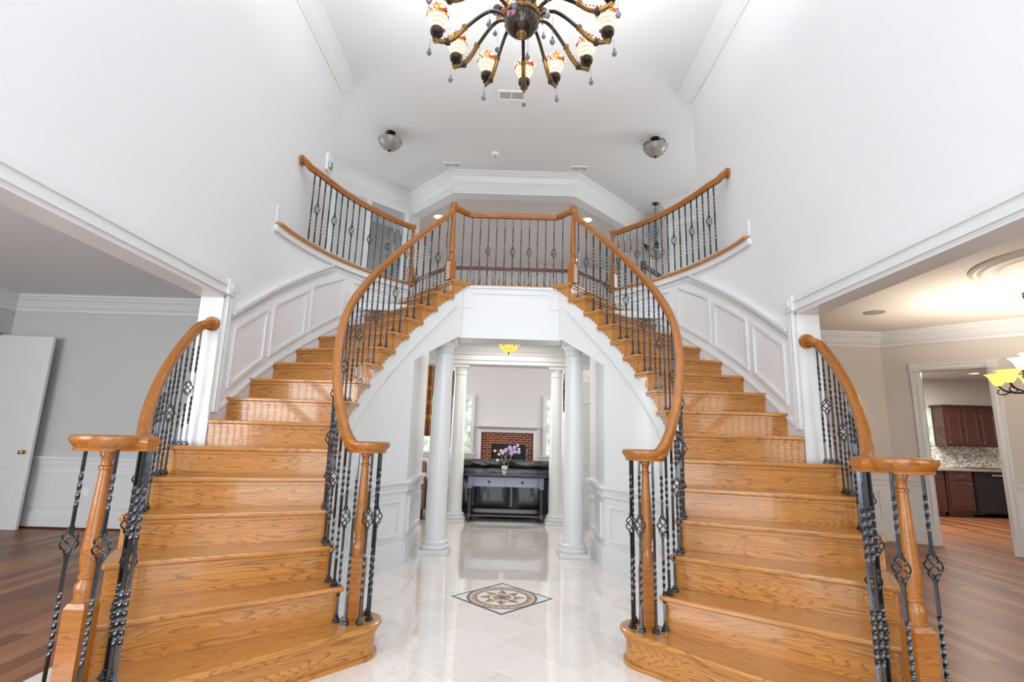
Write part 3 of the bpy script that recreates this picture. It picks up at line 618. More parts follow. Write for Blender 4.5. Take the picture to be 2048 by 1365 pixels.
# ------------------------------------------------------------------ walls under the stairs and the columned opening
for s in (-1, 1):
    sd = SIDE[s]
    def SI(a, dr): q = PI_(a, dr); return (s*q[0], q[1])
    mb = MB()
    # stepped strips following the treads; bottom lifted over the passage opening
    def ibot(a): return 0 if a < 36.9 else 2.04+(min(a, 57)-36.9)/(57-36.9)*.34
    for k in range(2, 17):
        a0 = aI[k]+1.9; a1 = aI[k+1]+1.9 if k < 16 else 58.2
        n = 4; A = [a0+(a1-a0)*i/n for i in range(n+1)]
        if a0 < 36.9 < a1: A.append(36.9); A.sort()
        for b0, b1 in zip(A, A[1:]):
            zb = ibot(b0+1e-3), (ibot(b1) if b0+1e-3 >= 36.9 else 0)
            p0, p1, q1, q0 = SI(b0, .042), SI(b1, .042), SI(b1, .066), SI(b0, .066); zt = k*R_-.03
            v = [(*p0, zb[0]), (*p1, zb[1]), (*q1, zb[1]), (*q0, zb[0]), (*p0, zt), (*p1, zt), (*q1, zt), (*q0, zt)]
            mb.add(v, [(0, 3, 2, 1), (4, 5, 6, 7), (0, 1, 5, 4), (1, 2, 6, 5), (2, 3, 7, 6), (3, 0, 4, 7)])
    struct('wall_stair_'+sd, mb, M['trim'], label='white wall under the inner edge of the %s staircase' % sd)
    # return wall of the passage
    cx, cy = PI_(36.9, .042)
    mb = MB(); mb.prism(mir([(cx, cy), (1.005, 6.26), (1.13, 6.26), (1.10, 5.36)], s), 0, lambda p: 2.16 if p[1] < 5.8 else 2.72); struct('wall_passage_'+sd, mb, M['trim'])
    mb = MB()
    def strip(a0, a1, z0, z1, d0, d1):
        A = [a0+(a1-a0)*i/max(2, int((a1-a0)/2)) for i in range(max(2, int((a1-a0)/2))+1)]
        n = len(A); g = lambda z, a: z(a) if callable(z) else z
        v = []
        for a in A:
            p, q = SI(a, d0), SI(a, d1); v += [(*p, g(z0, a)), (*p, g(z1, a)), (*q, g(z1, a)), (*q, g(z0, a))]
        f = [(0, 1, 2, 3), (4*(n-1)+3, 4*(n-1)+2, 4*(n-1)+1, 4*(n-1))]
        for i in range(n-1):
            for j in range(4): f.append((4*i+j, 4*i+4+j, 4*i+4+(j+1) % 4, 4*i+(j+1) % 4))
        mb.add(v, f)
    # trim band parallel to the nosings
    strip(-4, 55.5, lambda a: zI(a)-.475+max(0, a-45)*.006, lambda a: zI(a)-.462+max(0, a-45)*.006, .030, .044)
    strip(-4, 55.5, lambda a: zI(a)-.455+max(0, a-45)*.006, lambda a: zI(a)-.449+max(0, a-45)*.006, .034, .044)
    # base, chair rail, panel frames on the curved part
    strip(-40, 36.9, 0, .20, .012, .044); strip(-40, 36.9, .20, .225, .022, .044); strip(-30, 36.9, .70, .725, .015, .044); strip(-30, 36.9, .725, .78, .022, .044); strip(-30, 36.9, .78, .82, -.015, .044)
    for a0, a1 in ((23.5, 34.3), (9, 20.5), (-6, 6)):
        z0, z1 = .285, .63
        for zz in (z0, z1-.03): strip(a0, a1, zz, zz+.03, .02, .044)
        strip(a0, a0+1.0, z0+.03, z1-.03, .02, .044); strip(a1-1.0, a1, z0+.03, z1-.03, .02, .044)
    struct(trimname(), mb, M['trim'], label='white panelling and mouldings on the wall under the %s staircase' % sd)
    # same on the flat return
    mb = MB(); X = 1.0
    for z0, z1, d in ((0, .2, .022), (.2, .225, .012), (.70, .725, .02), (.725, .78, .014), (.78, .82, .045)): mb.box(s*(X-d), s*(X+.02), cy-.02, 6.275, z0, z1)
    for (y0, y1, z0, z1) in ((5.47, 6.17, .285, .315), (5.47, 6.17, .60, .63), (5.47, 5.5, .315, .60), (6.14, 6.17, .315, .60)): mb.box(s*(X-.018), s*(X+.006), y0, y1, z0, z1)
    struct(trimname(), mb, M['trim'], label='white panelling on the %s side of the passage opening' % sd)
# landing front above the opening
mb = MB()
pl = [PI_(57.6, .035), (.575, 5.79)]
mb.add([(-.60, 5.76, 2.38), (.60, 5.76, 2.38), (.60, 5.76, 3.0), (-.60, 5.76, 3.0), (-.60, 6.1, 2.38), (.60, 6.1, 2.38), (.60, 6.1, 3.0), (-.60, 6.1, 3.0)],
       [(0, 1, 2, 3), (4, 7, 6, 5), (0, 4, 5, 1), (3, 2, 6, 7), (0, 3, 7, 4), (1, 5, 6, 2)])
struct('wall_landing', mb, M['trim'], label='white face of the landing above the passage')
mb = MB()
def fr(x0, x1, z0, z1, w=.018, d=.012):
    mb.box(x0, x1, 5.76-d, 5.762, z1-w, z1); mb.box(x0, x0+w, 5.76-d, 5.762, z0, z1-w); mb.box(x1-w, x1, 5.76-d, 5.762, z0, z1-w)
fr(-.46, .46, 2.74, 2.93)
for s in (-1, 1): mb.box(s*.46, s*.59, 5.75, 5.76, 2.74, 2.758)
mb.box(-.6, .6, 5.745, 5.76, 2.98, 3.005)
struct(trimname(), mb, M['trim'], label='thin frame moulding on the landing face')

# ------------------------------------------------------------------ columns
def column(x, y, H, label, r=.118):
    root = thing('column', label, 'column', (x, y, 0), group='round columns of the passage')
    mb = MB(); mb.box(-.165, .165, -.165, .165, 0, .045); mb.build('plinth', M['trim'], root, bevel=.004)
    mb = MB(); mb.lathe([(.15, .045), (.158, .055), (.16, .07), (.155, .085), (.14, .092), (.138, .1), (.145, .108), (.145, .125), (r+.006, .14), (r+.004, .16)], n=40); mb.build('base_moulding', M['trim'], root, smooth=True)
    mb = MB(); prof = [(r+.004, .155), (r, .175)]+[(r*(1-.17*max(0, (t-.3)/.7)**1.3), .175+(H-.175-.17)*t) for t in [i/10 for i in range(1, 11)]]; mb.lathe(prof, n=40); mb.build('shaft', M['trim'], root, smooth=True)
    t = H-.17; rt = r*.83; mb = MB(); mb.lathe([(rt, t), (rt+.016, t+.006), (rt+.016, t+.018), (rt+.002, t+.024), (rt+.002, t+.07), (rt+.012, t+.075), (rt+.014, t+.085), (rt+.034, t+.118), (rt+.036, t+.125)], n=40); mb.box(-.137, .137, -.137, .137, t+.122, H)
    mb.build('capital', M['trim'], root, smooth=True); return root
for s in (-1, 1):
    column(s*.765, 5.93, 2.38, 'white round column at the front of the passage, on the %s' % SIDE[s])
    column(s*.765, 8.03, 2.38, 'white round column at the back of the passage beside the console table, on the %s' % SIDE[s], r=.112)

# ------------------------------------------------------------------ floors
mb = MB(); mb.box(-2.36, 2.36, -1.6, 8.12, -.05, 0); struct('floor', mb, M['marble'])
mb = MB(); mb.box(-7, -2.36, -1.6, 8.12, -.05, -.002); mb.box(2.36, 11.2, -1.6, 11, -.05, -.002); struct('floor', mb, M['cherry'])
mb = MB(); mb.box(-4.6, 4.6, 8.12, 12.2, -.05, .004); mb.box(2.3, 2.36, 8.0, 8.1, -.04, -.01); struct('floor', mb, M['redwood'])
# medallion inlay
root = thing('floor_medallion', 'square stone inlay with an eight-point compass star set in the foyer floor', 'medallion', (0, 4.375, 0))
mb = MB(); z = .0012; h = .41
def ring(r0, r1, mi, z0, n=64, sc=1): mb.add([(r*cos(2*pi*k/n), r*sin(2*pi*k/n), z0) for r in (r0, r1) for k in range(n)], [(k, (k+1) % n, n+(k+1) % n, n+k) for k in range(n)], mi)
def pol(P, mi, z0): mb.add([(p[0], p[1], z0) for p in P], [tuple(range(len(P)))], mi)
pol([(-h, 0), (0, -h), (h, 0), (0, h)], 1, z); pol([(-h+.03, 0), (0, -h+.03), (h-.03, 0), (0, h-.03)], 0, z+.0002)
ring(.260, .283, 2, z+.0004); ring(.202, .214, 1, z+.0006); ring(.214, .236, 3, z+.0006)
for k in range(32):
    a = 2*pi*k/32; b = a+pi/32; c = a-pi/32
    pol([(.236*cos(c), .236*sin(c)), (.236*cos(b), .236*sin(b)), (.260*cos(a+.05), .260*sin(a+.05))], 3 if k % 2 else 4, z+.0006)
for k in range(8):
    a = pi/2+2*pi*k/8; L = .195; wdt = .042
    tip = (L*cos(a), L*sin(a)); base = .098
    for sg, mi in ((1, 2), (-1, 3)): pol([tip, (base*cos(a)-sg*wdt*sin(a)*-1, base*sin(a)+sg*wdt*cos(a)*-1), (base*.95*cos(a), base*.95*sin(a))], mi, z+.0007)
ring(.0001, .096, 0, z+.0008, 48)
for k in range(8):
    a = pi/2+2*pi*k/8
    for sg, mi in ((1, 4), (-1, 2)): pol([(.085*cos(a), .085*sin(a)), (.07*cos(a+sg*.42), .07*sin(a+sg*.42)), (.02*cos(a), .02*sin(a))], mi if k % 2 else (3 if sg > 0 else 4), z+.0010)
ring(.0001, .036, 1, z+.0013, 8)
o = mb.build('inlay', [M['m_white'], M['m_black'], M['m_green'], M['m_gold'], M['m_red']], root)
mbb = MB(); mbb.prism([(-h, 0), (0, -h), (h, 0), (0, h)], -.001, .001); mbb.build('inlay_base', M['m_black'], root)

# ------------------------------------------------------------------ foyer side walls with wide openings
HZ = 2.30
CE = 5.8
for s in (-1, 1):
    sd = SIDE[s]
    mb = MB()
    mb.prism(mir([(2.28, -1.6), (2.28, 4.39), (2.44, 4.39), (2.44, -1.6)], s), HZ, CE)          # over the opening
    mb.prism(mir([(2.28, 4.39), (2.28, 5.86), (2.44, 5.86), (2.44, 4.39)], s), 3.04, CE)        # beside the balcony
    mb.prism(mir([(2.28, 3.915), (2.28, 4.39), (2.44, 4.39), (2.44, 3.915)], s), 0, HZ)           # jamb
    struct('wall_'+sd, mb, M['wall'])
    mb = MB(); a = arc(lambda a: PW(a), -1, 47.6, 1.5); b = arc(lambda a: PW(a, .14), 47.6, -1, 1.5)
    n = len(a); mb.prism(mir([(p[0], p[1]) for p in a]+b, s), 0, 3.15); struct('wall_curved_'+sd, mb, M['wall'], smooth=True)
    # wainscot on the curved wall
    mb = MB()
    def wst(a0, a1, z0, z1, d0, d1, step=1.5):
        n = max(2, int(abs(a1-a0)/step)+1); A = [a0+(a1-a0)*i/(n-1) for i in range(n)]; v = []
        g = lambda z, a: z(a) if callable(z) else z
        for a in A:
            p, q = PW(a, -d0), PW(a, -d1); v += [(s*p[0], p[1], g(z0, a)), (s*p[0], p[1], g(z1, a)), (s*q[0], q[1], g(z1, a)), (s*q[0], q[1], g(z0, a))]
        f = [(0, 1, 2, 3), (4*(n-1)+3, 4*(n-1)+2, 4*(n-1)+1, 4*(n-1))]
        for i in range(n-1):
            for j in range(4): f.append((4*i+j, 4*i+4+j, 4*i+4+(j+1) % 4, 4*i+(j+1) % 4))
        mb.add(v, f)
    ZR = lambda a: 2.25+(a+5.9)*.0303          # top of the sloping rail
    ZB = lambda a: 1.41+(a+7)*.0303            # lower skirt moulding
    e = lambda f_, d: (lambda a: f_(a)+d)
    A1 = 23.6
    wst(-7.4, A1, e(ZR, -.03), ZR, .045, -.004); wst(-7.4, A1, e(ZR, -.075), e(ZR, -.03), .018, -.004); wst(-7.4, A1+2.2, e(ZR, -.10), e(ZR, -.088), .016, -.004); wst(-7.4, A1+2.2, e(ZR, -.165), e(ZR, -.15), .02, 0) if False else None
    wst(-7.5, 46.5, ZB, e(ZB, .022), .016, -.004); wst(-7.5, 46.5, e(ZB, .022), e(ZB, .034), .009, -.004)
    wst(A1+2.4, 46.8, 3.085, 3.095, .010, -.004)
    def frame(a0, a1, zt0, zt1, zb0, zb1, w_=.026):
        T = lambda a: zt0+(zt1-zt0)*(a-a0)/(a1-a0); Bm = lambda a: zb0+(zb1-zb0)*(a-a0)/(a1-a0)
        dw = w_/WR*180/pi
        wst(a0, a1, e(T, -w_*1.15), T, .018, -.004); wst(a0, a1, Bm, e(Bm, w_*1.15), .018, -.004)
        wst(a0, a0+dw, e(Bm, w_*1.15), e(T, -w_*1.15), .018, -.004, .3); wst(a1-dw, a1, e(Bm, w_*1.15), e(T, -w_*1.15), .018, -.004, .3)
        wst(a0+dw, a1-dw, e(T, -w_*1.15-.008), e(T, -w_*1.15), .009, 0); wst(a0+dw, a1-dw, e(Bm, w_*1.15), e(Bm, w_*1.15+.008), .009, 0)
    frame(-5.5, 4.9, 2.095, 2.395, 1.583, 1.90)
    frame(6.6, 17.1, 2.447, 2.755, 1.938, 2.255)
    frame(18.3, 28.4, 2.812, 3.075, 2.297, 2.603)
    frame(30.2, 42.0, 3.05, 3.05, 2.66, 2.90)
    struct(trimname(), mb, M['trim'], label='white wainscot panels and sloping rail climbing the curved %s wall' % sd)
    # casing round the wide side opening
    mb = MB()
    for y0, y1, d in ((3.92, 3.94, .012), (3.94, 3.952, .030), (3.952, 3.978, .014), (3.978, 4.004, .032), (4.004, 4.017, .018)): mb.box(s*(2.28-d), s*2.28, y0, y1, 1.385, 2.32)
    mb.box(s*2.238, s*2.28, 3.907, 4.023, 2.315, 2.44)
    mb.sweep([(s*2.238, 3.965, 2.378), (s*2.226, 3.965, 2.378)], [(.035*cos(2*pi*k/20), .035*sin(2*pi*k/20)) for k in range(20)])
    for z0, z1, d in ((2.30, 2.315, .012), (2.315, 2.33, .028), (2.33, 2.385, .016), (2.385, 2.405, .03), (2.405, 2.43, .024), (2.43, 2.44, .012)): mb.box(s*(2.28-d), s*2.28, -1.6, 3.909, z0, z1)
    mb.box(s*2.27, s*2.45, 3.90, 3.915, 0, 2.30); mb.box(s*2.262, s*2.458, 3.893, 3.917, 0, 1.40); mb.box(s*2.255, s*2.46, 3.889, 3.917, 0, 1.33)
    mb.box(s*2.27, s*2.45, -1.6, 3.915, 2.285, 2.30)
    struct(trimname(), mb, M['trim'], label='fluted white casing with corner block round the %s opening' % sd)
    # crown at the ceiling, with its return
    mb = MB()
    prof = [(0, 0), (.022, 0), (.03, -.02), (.03, -.05), (.06, -.09), (.12, -.145), (.128, -.175), (.14, -.18), (.14, -.2), (0, -.2)]
    path = [(s*2.28, -1.6), (s*2.28, 5.86), (s*3.6, 5.86)]
    def crown(mb, path, z, prof, sgn):
        P = [Vector((p[0], p[1])) for p in path]; N = len(P); rows = []
        for i in range(N):
            t0 = (P[i]-P[i-1]).normalized() if i else (P[1]-P[0]).normalized(); t1 = (P[i+1]-P[i]).normalized() if i < N-1 else t0
            n0 = Vector((-t0.y, t0.x))*sgn; n1 = Vector((-t1.y, t1.x))*sgn; m = (n0+n1); m = m/(m.dot(n0)) if m.dot(n0) > .2 else n0
            rows.append([(P[i].x+m.x*a, P[i].y+m.y*a, z+b) for a, b in prof])
        k = len(prof); v = [p for r in rows for p in r]; f = [tuple(range(k-1, -1, -1)), tuple((N-1)*k+j for j in range(k))]
        for i in range(N-1):
            for j in range(k): f.append((i*k+j, i*k+(j+1) % k, (i+1)*k+(j+1) % k, (i+1)*k+j))
        mb.add(v, f)
    CP = [(0, -.215), (.018, -.215), (.026, -.195), (.022, -.18), (.05, -.15), (.09, -.085), (.118, -.06), (.118, -.045), (.138, -.03), (.138, -.012), (.148, 0), (0, 0)]
    crown(mb, path, CE, CP, s)
    struct(trimname(), mb, M['trim'], label='white crown moulding at the top of the %s foyer wall' % sd)
# foyer ceiling and front wall with tall windows (behind the viewer)
mb = MB(); mb.prism([(-2.5,-1.7),(2.5,-1.7),(2.5,5.8),(6.2,5.8),(6.2,12.3),(-6.2,12.3),(-6.2,5.8),(-2.5,5.8)], CE, CE+.1); struct('ceiling', mb, M['ceil'])
mb = MB()
mb.box(-2.44, -1.9, -1.7, -1.6, 0, CE); mb.box(1.9, 2.44, -1.7, -1.6, 0, CE); mb.box(-1.9, 1.9, -1.7, -1.6, 5.4, CE); mb.box(-1.9, 1.9, -1.7, -1.6, 2.3, 2.6)
struct('wall_front', mb, M['wall'])
for i, (x0, x1, z0, z1) in enumerate(((-1.9, 1.9, 2.6, 5.4), (-1.9, 1.9, 0, 2.3))):
    mb = MB(); nx, nz_ = (4, 4) if i == 0 else (4, 2)
    for k in range(nx+1): x = x0+(x1-x0)*k/nx; mb.box(x-.03, x+.03, -1.68, -1.62, z0, z1)
    for k in range(nz_+1): z = z0+(z1-z0)*k/nz_; mb.box(x0, x1, -1.68, -1.62, z-.03, z+.03)
    struct('window_%d' % (i+1), mb, M['trim'])
# ------------------------------------------------------------------ rooms left and right of the foyer
for s in (-1, 1):
    mb = MB(); X0, X1 = 2.44, (8.1 if s < 0 else 6.95)
    mb.box(s*X0, s*3.2, -1.7, -1.6, 0, 2.95); mb.box(s*6.0, s*X1, -1.7, -1.6, 0, 2.95); mb.box(s*3.2, s*6.0, -1.7, -1.6, 0, .7); mb.box(s*3.2, s*6.0, -1.7, -1.6, 2.5, 2.95)
    struct('wall_front_'+SIDE[s], mb, M['hallwall'])
    mb = MB()
    for k in range(4): x = 3.2+2.8*k/3; mb.box(s*(x-.03), s*(x+.03), -1.68, -1.62, .7, 2.5)
    for k in range(3): z = .7+.9*k; mb.box(s*3.2, s*6.0, -1.675, -1.625, z-.03, z+.03)
    struct('window_%d' % (8 if s < 0 else 9), mb, M['trim'])
mb = MB(); mb.box(-8.1, -2.44, -1.6, 6.75, 2.95, 3.05); mb.box(-8.1, -6.6, 6.75, 8.6, 2.95, 3.05); struct('ceiling', mb, M['ceil'])
mb = MB(); mb.box(2.44, 6.95, -1.6, 8.2, 2.95, 3.05); struct('ceiling', mb, M['dinceil'])
mb = MB(); mb.box(-6.75, -2.44, 6.65, 6.75, 0, 2.95); mb.box(-6.72, -6.62, 5.6, 6.65, 2.42, 2.95); mb.box(-6.72, -6.62, -1.6, 4.75, 0, 2.95); mb.box(-6.72, -6.62, 4.75, 5.6, 2.42, 2.95); mb.box(-6.72, -6.62, 5.6, 5.65, 0, 2.95)
struct('wall_living', mb, M['hallwall'])
mb = MB(); mb.box(-8.1, -8.0, 3.8, 8.6, 0, 2.95); mb.box(-8.0, -6.6, 8.5, 8.6, 0, 2.95); mb.box(-6.72, -6.62, 6.75, 8.5, 0, 2.95); struct('wall_corridor', mb, M['hallwall'])
mb = MB(); mb.box(-8.0, -7.0, 3.8, 8.5, -.05, -.002); struct('floor', mb, M['cherry'])
mb = MB(); crown(mb, [(-2.44, 6.65), (-6.62, 6.65), (-6.62, -1.6)], 2.95, CP, 1)
mb.box(-6.62, -2.44, 6.625, 6.65, 0, .17); mb.box(-6.62, -2.44, 6.635, 6.65, .17, .19); mb.box(-6.62, -2.44, 6.60, 6.65, .83, .865); mb.box(-6.62, -2.44, 6.63, 6.65, .76, .83)
mb.box(-6.62, -2.44, 6.645, 6.65, .19, .76)
for x0, x1 in ((-5.95, -5.35), (-5.15, -4.1), (-3.9, -2.85)):
    for q in ((x0, x1, .25, .27), (x0, x1, .66, .68), (x0, x0+.02, .27, .66), (x1-.02, x1, .27, .66)): mb.box(q[0], q[1], 6.632, 6.65, q[2], q[3])
struct(trimname(), mb, M['trim'], label='white crown, chair rail, panels and baseboard on the back wall of the left room')
mb = MB(); mb.box(-6.62, -2.44, 6.61, 6.625, 0, .02); struct('baseboard_living', mb, M['redwood'])
mb = MB(); mb.box(-6.62, -6.585, 5.55, 6.02, 2.36, 2.48); mb.box(-6.62, -6.57, 5.5, 6.05, 2.48, 2.52); struct(trimname(), mb, M['trim'], label='white door head casing at the left edge')
# open door leaf
def panel_door(root, x0, x1, y0, y1, H, rows):
    mb = MB(); mb.box(x0, x1, y0, y1, 0, H); mb.build('door_leaf', M['trim'], root, bevel=.003)
    for (a, b, z0, z1, arch) in rows:
        mb = MB(); xa, xb = x0+(x1-x0)*a, x0+(x1-x0)*b; cx_ = (xa+xb)/2; pts = []
        n = 16
        top = [(xb+(xa-xb)*i/n, z1+(arch*(0.5+.5*cos(pi*(2*i/n-1))) if arch else 0)) for i in range(n+1)]
        loop = [(xa, z0), (xb, z0)]+top
        P = [(p[0], y0-.001, p[1]) for p in loop]
        mb.sweep(P, [(.010, .002), (.004, .010), (-.008, .010), (-.014, .002), (-.010, -.004), (.006, -.004)], closed=True, up=(0, 1, 0))
        mb.build('panel_moulding', M['trim'], root)
root = thing('interior_door', 'white arched two-panel door standing open against the back wall of the left room', 'door', (-6.25, 6.48, 0))
panel_door(root, -.34, .38, -.02, .02, 2.37, ((.16, .86, .25, .72, 0), (.16, .86, .95, 2.02, .09)))
for y, nm in ((-.02, -1), (.02, 1)):
    mb = MB(); mb.sweep([(0, 0, 0), (0, nm*.02, 0), (0, nm*.022, 0), (0, nm*.04, 0), (0, nm*.05, 0), (0, nm*.065, 0), (0, nm*.07, 0)], [(cos(2*pi*k/14), sin(2*pi*k/14)) for k in range(14)], scale=[.026, .026, .010, .012, .024, .024, .012])
    mb.build('knob', M['brass'], root, smooth=True, loc=(.30, y, .915))
o = MB(); o.box(-.03, .03, -.006, 0, -.05, .05); o.box(-.008, .008, -.009, -.005, -.035, -.01); o.box(-.008, .008, -.009, -.005, .01, .035); o = o.build('wall_outlet', M['plastic'], loc=(-5.25, 6.645, .44)); tag(o, 'white electrical outlet on the panelled wall beside the open door', 'outlet')
# right room: back wall, angled wall with the kitchen doorway
A0 = Vector((5.53, 7.42)); AD = Vector((.694, -.72)); AN = Vector((-.72, -.694))
def AP(t, d=0): p = A0+AD*t+AN*d; return (p.x, p.y)
mb = MB(); mb.box(2.44, 5.60, 7.42, 7.52, 0, 2.95)
t0, t1, LEN = .42, 1.14, 1.85
mb.prism([AP(0), AP(t0), AP(t0, -.12), AP(0, -.12)], 0, 2.95); mb.prism([AP(t1), AP(LEN), AP(LEN, -.12), AP(t1, -.12)], 0, 2.95); mb.prism([AP(t0), AP(t1), AP(t1, -.12), AP(t0, -.12)], 2.35, 2.95)
e_ = AP(LEN); mb.box(e_[0], e_[0]+.1, -1.6, e_[1], 0, 2.95)
struct('wall_dining', mb, M['dinwall'])
mb = MB(); crown(mb, [(2.44, 7.42), (A0.x, A0.y), e_, (e_[0], -1.6)], 2.95, CP, -1)
for z0, z1, d in ((0, .17, .025), (.17, .19, .015), (.83, .865, .04), (.76, .83, .015), (.19, .76, .005)):
    mb.box(2.44, 5.53, 7.42-d, 7.42, z0, z1); mb.prism([AP(0, 0), AP(t0-.1, 0), AP(t0-.1, d), AP(0, d)], z0, z1); mb.prism([AP(t1+.1, 0), AP(LEN, 0), AP(LEN, d), AP(t1+.1, d)], z0, z1)
for x0, x1 in ((4.3, 5.3), (3.1, 4.1)):
    for q in ((x0, x1, .25, .27), (x0, x1, .66, .68), (x0, x0+.02, .27, .66), (x1-.02, x1, .27, .66)): mb.box(q[0], q[1], 7.402, 7.42, q[2], q[3])
for q in ((1.3, 1.8, .25, .27), (1.3, 1.8, .66, .68), (1.3, 1.32, .25, .68), (1.78, 1.8, .25, .68)): mb.prism([AP(q[0], 0), AP(q[1], 0), AP(q[1], .018), AP(q[0], .018)], q[2], q[3])
struct(trimname(), mb, M['trim'], label='white crown, chair rail, panels and baseboard round the right room')
mb = MB()
for a, b, d in ((0, .02, .014), (.02, .035, .028), (.035, .075, .018), (.075, .1, .028)):
    for sg, tt in ((-1, t0), (1, t1)): mb.prism([AP(tt+sg*a, 0), AP(tt+sg*b, 0), AP(tt+sg*b, d), AP(tt+sg*a, d)], 0.0, 2.36)
for z0, z1, d in ((2.35, 2.37, .014), (2.37, 2.385, .028), (2.385, 2.425, .018), (2.425, 2.445, .028)): mb.prism([AP(t0, 0), AP(t1, 0), AP(t1, d), AP(t0, d)], z0, z1)
for tt in (t0-.05, t1+.05):
    mb.prism([AP(tt-.058, 0), AP(tt+.058, 0), AP(tt+.058, .034), AP(tt-.058, .034)], 2.345, 2.46); mb.prism([AP(tt-.056, 0), AP(tt+.056, 0), AP(tt+.056, .036), AP(tt-.056, .036)], 0, .24)
mb.prism([AP(t0, 0), AP(t0+.012, 0), AP(t0+.012, -.13), AP(t0, -.13)], 0, 2.35); mb.prism([AP(t1-.012, 0), AP(t1, 0), AP(t1, -.13), AP(t1-.012, -.13)], 0, 2.35)
struct(trimname(), mb, M['trim'], label='white fluted casing of the kitchen doorway')

# ------------------------------------------------------------------ kitchen beyond
for nm_, bx_ in (('wall_kitchen_back', (5.0, 11.1, 10.75, 10.85, 0, 2.75)), ('wall_kitchen_right', (11.1, 11.2, 6, 10.75, 0, 2.75)), ('wall_kitchen_left', (4.7, 5.0, 7.6, 10.75, 0, 2.75))):
    mb = MB(); mb.box(*bx_); struct(nm_, mb, M['dinwall'])
mb = MB(); mb.prism([(4.7, 7.56), (5.7, 7.56), (7.0, 6.2), (11.2, 6.2), (11.2, 10.85), (4.7, 10.85)], 2.75, 2.85); struct('ceiling', mb, M['trim'])
root = thing('wall_cabinet', 'cherry wall cabinet with three arched doors hanging over the kitchen backsplash', 'cabinet', (9.47, 10.6, 1.35))
mb = MB(); mb.box(-.54, .54, -.15, .15, 0, .80); mb.box(-.57, .57, -.18, .15, .80, .84); mb.build('body', M['cherrycab'], root, bevel=.004)
for i in range(3):
    x0 = -.52+i*.35; d = MB(); d.box(x0, x0+.335, -.172, -.15, .03, .77); do = d.build('door', M['cherrycab'], root, bevel=.003)
    mb = MB(); xa, xb = x0+.055, x0+.28; n = 14; top = [(xb+(xa-xb)*q/n, .66+.045*(.5+.5*cos(pi*(2*q/n-1)))) for q in range(n+1)]
    mb.sweep([(p[0], -.173, p[1]) for p in [(xa, .09), (xb, .09)]+top], [(.012, 0), (0, .01), (-.012, 0), (0, -.005)], closed=True, up=(0, 1, 0)); mb.build('panel_moulding', M['cherrycab'], do)
    mb = MB(); mb.lathe([(.001, -.012), (.012, -.008), (.012, .008), (.001, .012)], n=10); mb.build('knob', M['chrome'], do, loc=(x0+(.30 if i == 1 else .035), -.185, .08), smooth=True)
root = thing('base_cabinet', 'cherry base cabinet with one drawer over one door under the kitchen worktop', 'cabinet', (8.87, 10.45, 0), group='kitchen base cabinets')
mb = MB(); mb.box(-.28, .24, -.28, .29, .1, .87); mb.box(-.26, .22, -.22, .29, 0, .1); mb.build('body', M['cherrycab'], root, bevel=.003)
d = MB(); d.box(-.24, .20, -.302, -.28, .70, .85); do = d.build('drawer', M['cherrycab'], root, bevel=.003); mb = MB(); mb.box(-.09, .06, -.325, -.312, .77, .78); mb.build('handle', M['chrome'], do)
d = MB(); d.box(-.24, .20, -.302, -.28, .13, .68); do = d.build('door', M['cherrycab'], root, bevel=.003); mb = MB(); mb.sweep([(x, -.303, z) for x, z in ((-.17, .2), (.13, .2), (.13, .61), (-.17, .61))], [(.012, 0), (0, .01), (-.012, 0), (0, -.005)], closed=True, up=(0, 1, 0)); mb.build('panel_moulding', M['cherrycab'], do); mb = MB(); mb.box(.10, .18, -.325, -.312, .62, .63); mb.build('handle', M['chrome'], do)
root = thing('base_cabinet', 'long plain cherry cabinet side at the left end of the kitchen worktop', 'cabinet', (8.07, 10.45, 0), group='kitchen base cabinets')
mb = MB(); mb.box(-.62, .50, -.26, .29, .1, .87); mb.box(-.6, .5, -.2, .29, 0, .1); mb.build('body', M['cherrycab'], root)
mb = MB(); mb.box(-.60, .48, -.275, -.26, .72, .86); mb.build('drawer', M['cherrycab'], root)
root = thing('dishwasher', 'black built-in dishwasher beside the base cabinet in the kitchen', 'dishwasher', (9.45, 10.45, 0))
mb = MB(); mb.box(-.30, .30, -.27, .29, .08, .87); mb.build('body', M['dark'], root); mb = MB(); mb.box(-.28, .28, -.285, -.27, .1, .74); mb.build('door', M['dark'], root, bevel=.004)
mb = MB(); mb.box(.02, .3, -.31, -.27, .79, .82); mb.build('handle', M['chrome'], root)
root = thing('base_cabinet', 'narrow cherry end panel to the right of the black dishwasher', 'cabinet', (9.97, 10.45, 0), group='kitchen base cabinets'); mb = MB(); mb.box(-.2, .3, -.3, .29, 0, .87); mb.build('body', M['cherrycab'], root)
mb = MB(); mb.box(7.3, 10.75, 10.12, 10.75, .87, .915); o = mb.build('kitchen_worktop', M['granite'], bevel=.006); tag(o, 'speckled granite worktop along the back wall of the kitchen', 'worktop')
mb = MB(); mb.box(-.4, .4, -.26, .26, 0, .012); root = thing('cooktop', 'flat stainless cooktop let into the granite worktop', 'cooktop', (9.5, 10.42, .915)); mb.build('body', M['chrome'], root)
mb = MB(); mb.box(-.36, .36, -.22, .22, .012, .016); mb.build('burner_plate', M['dark'], root)
mb = MB(); mb.box(7.3, 10.75, 10.735, 10.75, .915, 1.35); o = mb.build('backsplash', M['mosaic']); tag(o, 'backsplash of small beige and grey mosaic tiles behind the worktop', 'backsplash')
for x, lb in ((8.95, 'white outlet plate at the left end of the mosaic backsplash'), (9.42, 'white outlet plate in the middle of the mosaic backsplash'), (10.25, 'white outlet plate at the right end of the mosaic backsplash')):
    mb = MB(); mb.box(-.04, .04, -.008, 0, -.06, .06); mb.box(-.015, .015, -.011, -.008, -.04, .04); tag(mb.build('wall_outlet', M['plastic'], loc=(x, 10.735, 1.12)), lb, 'outlet', 'outlets on the backsplash')
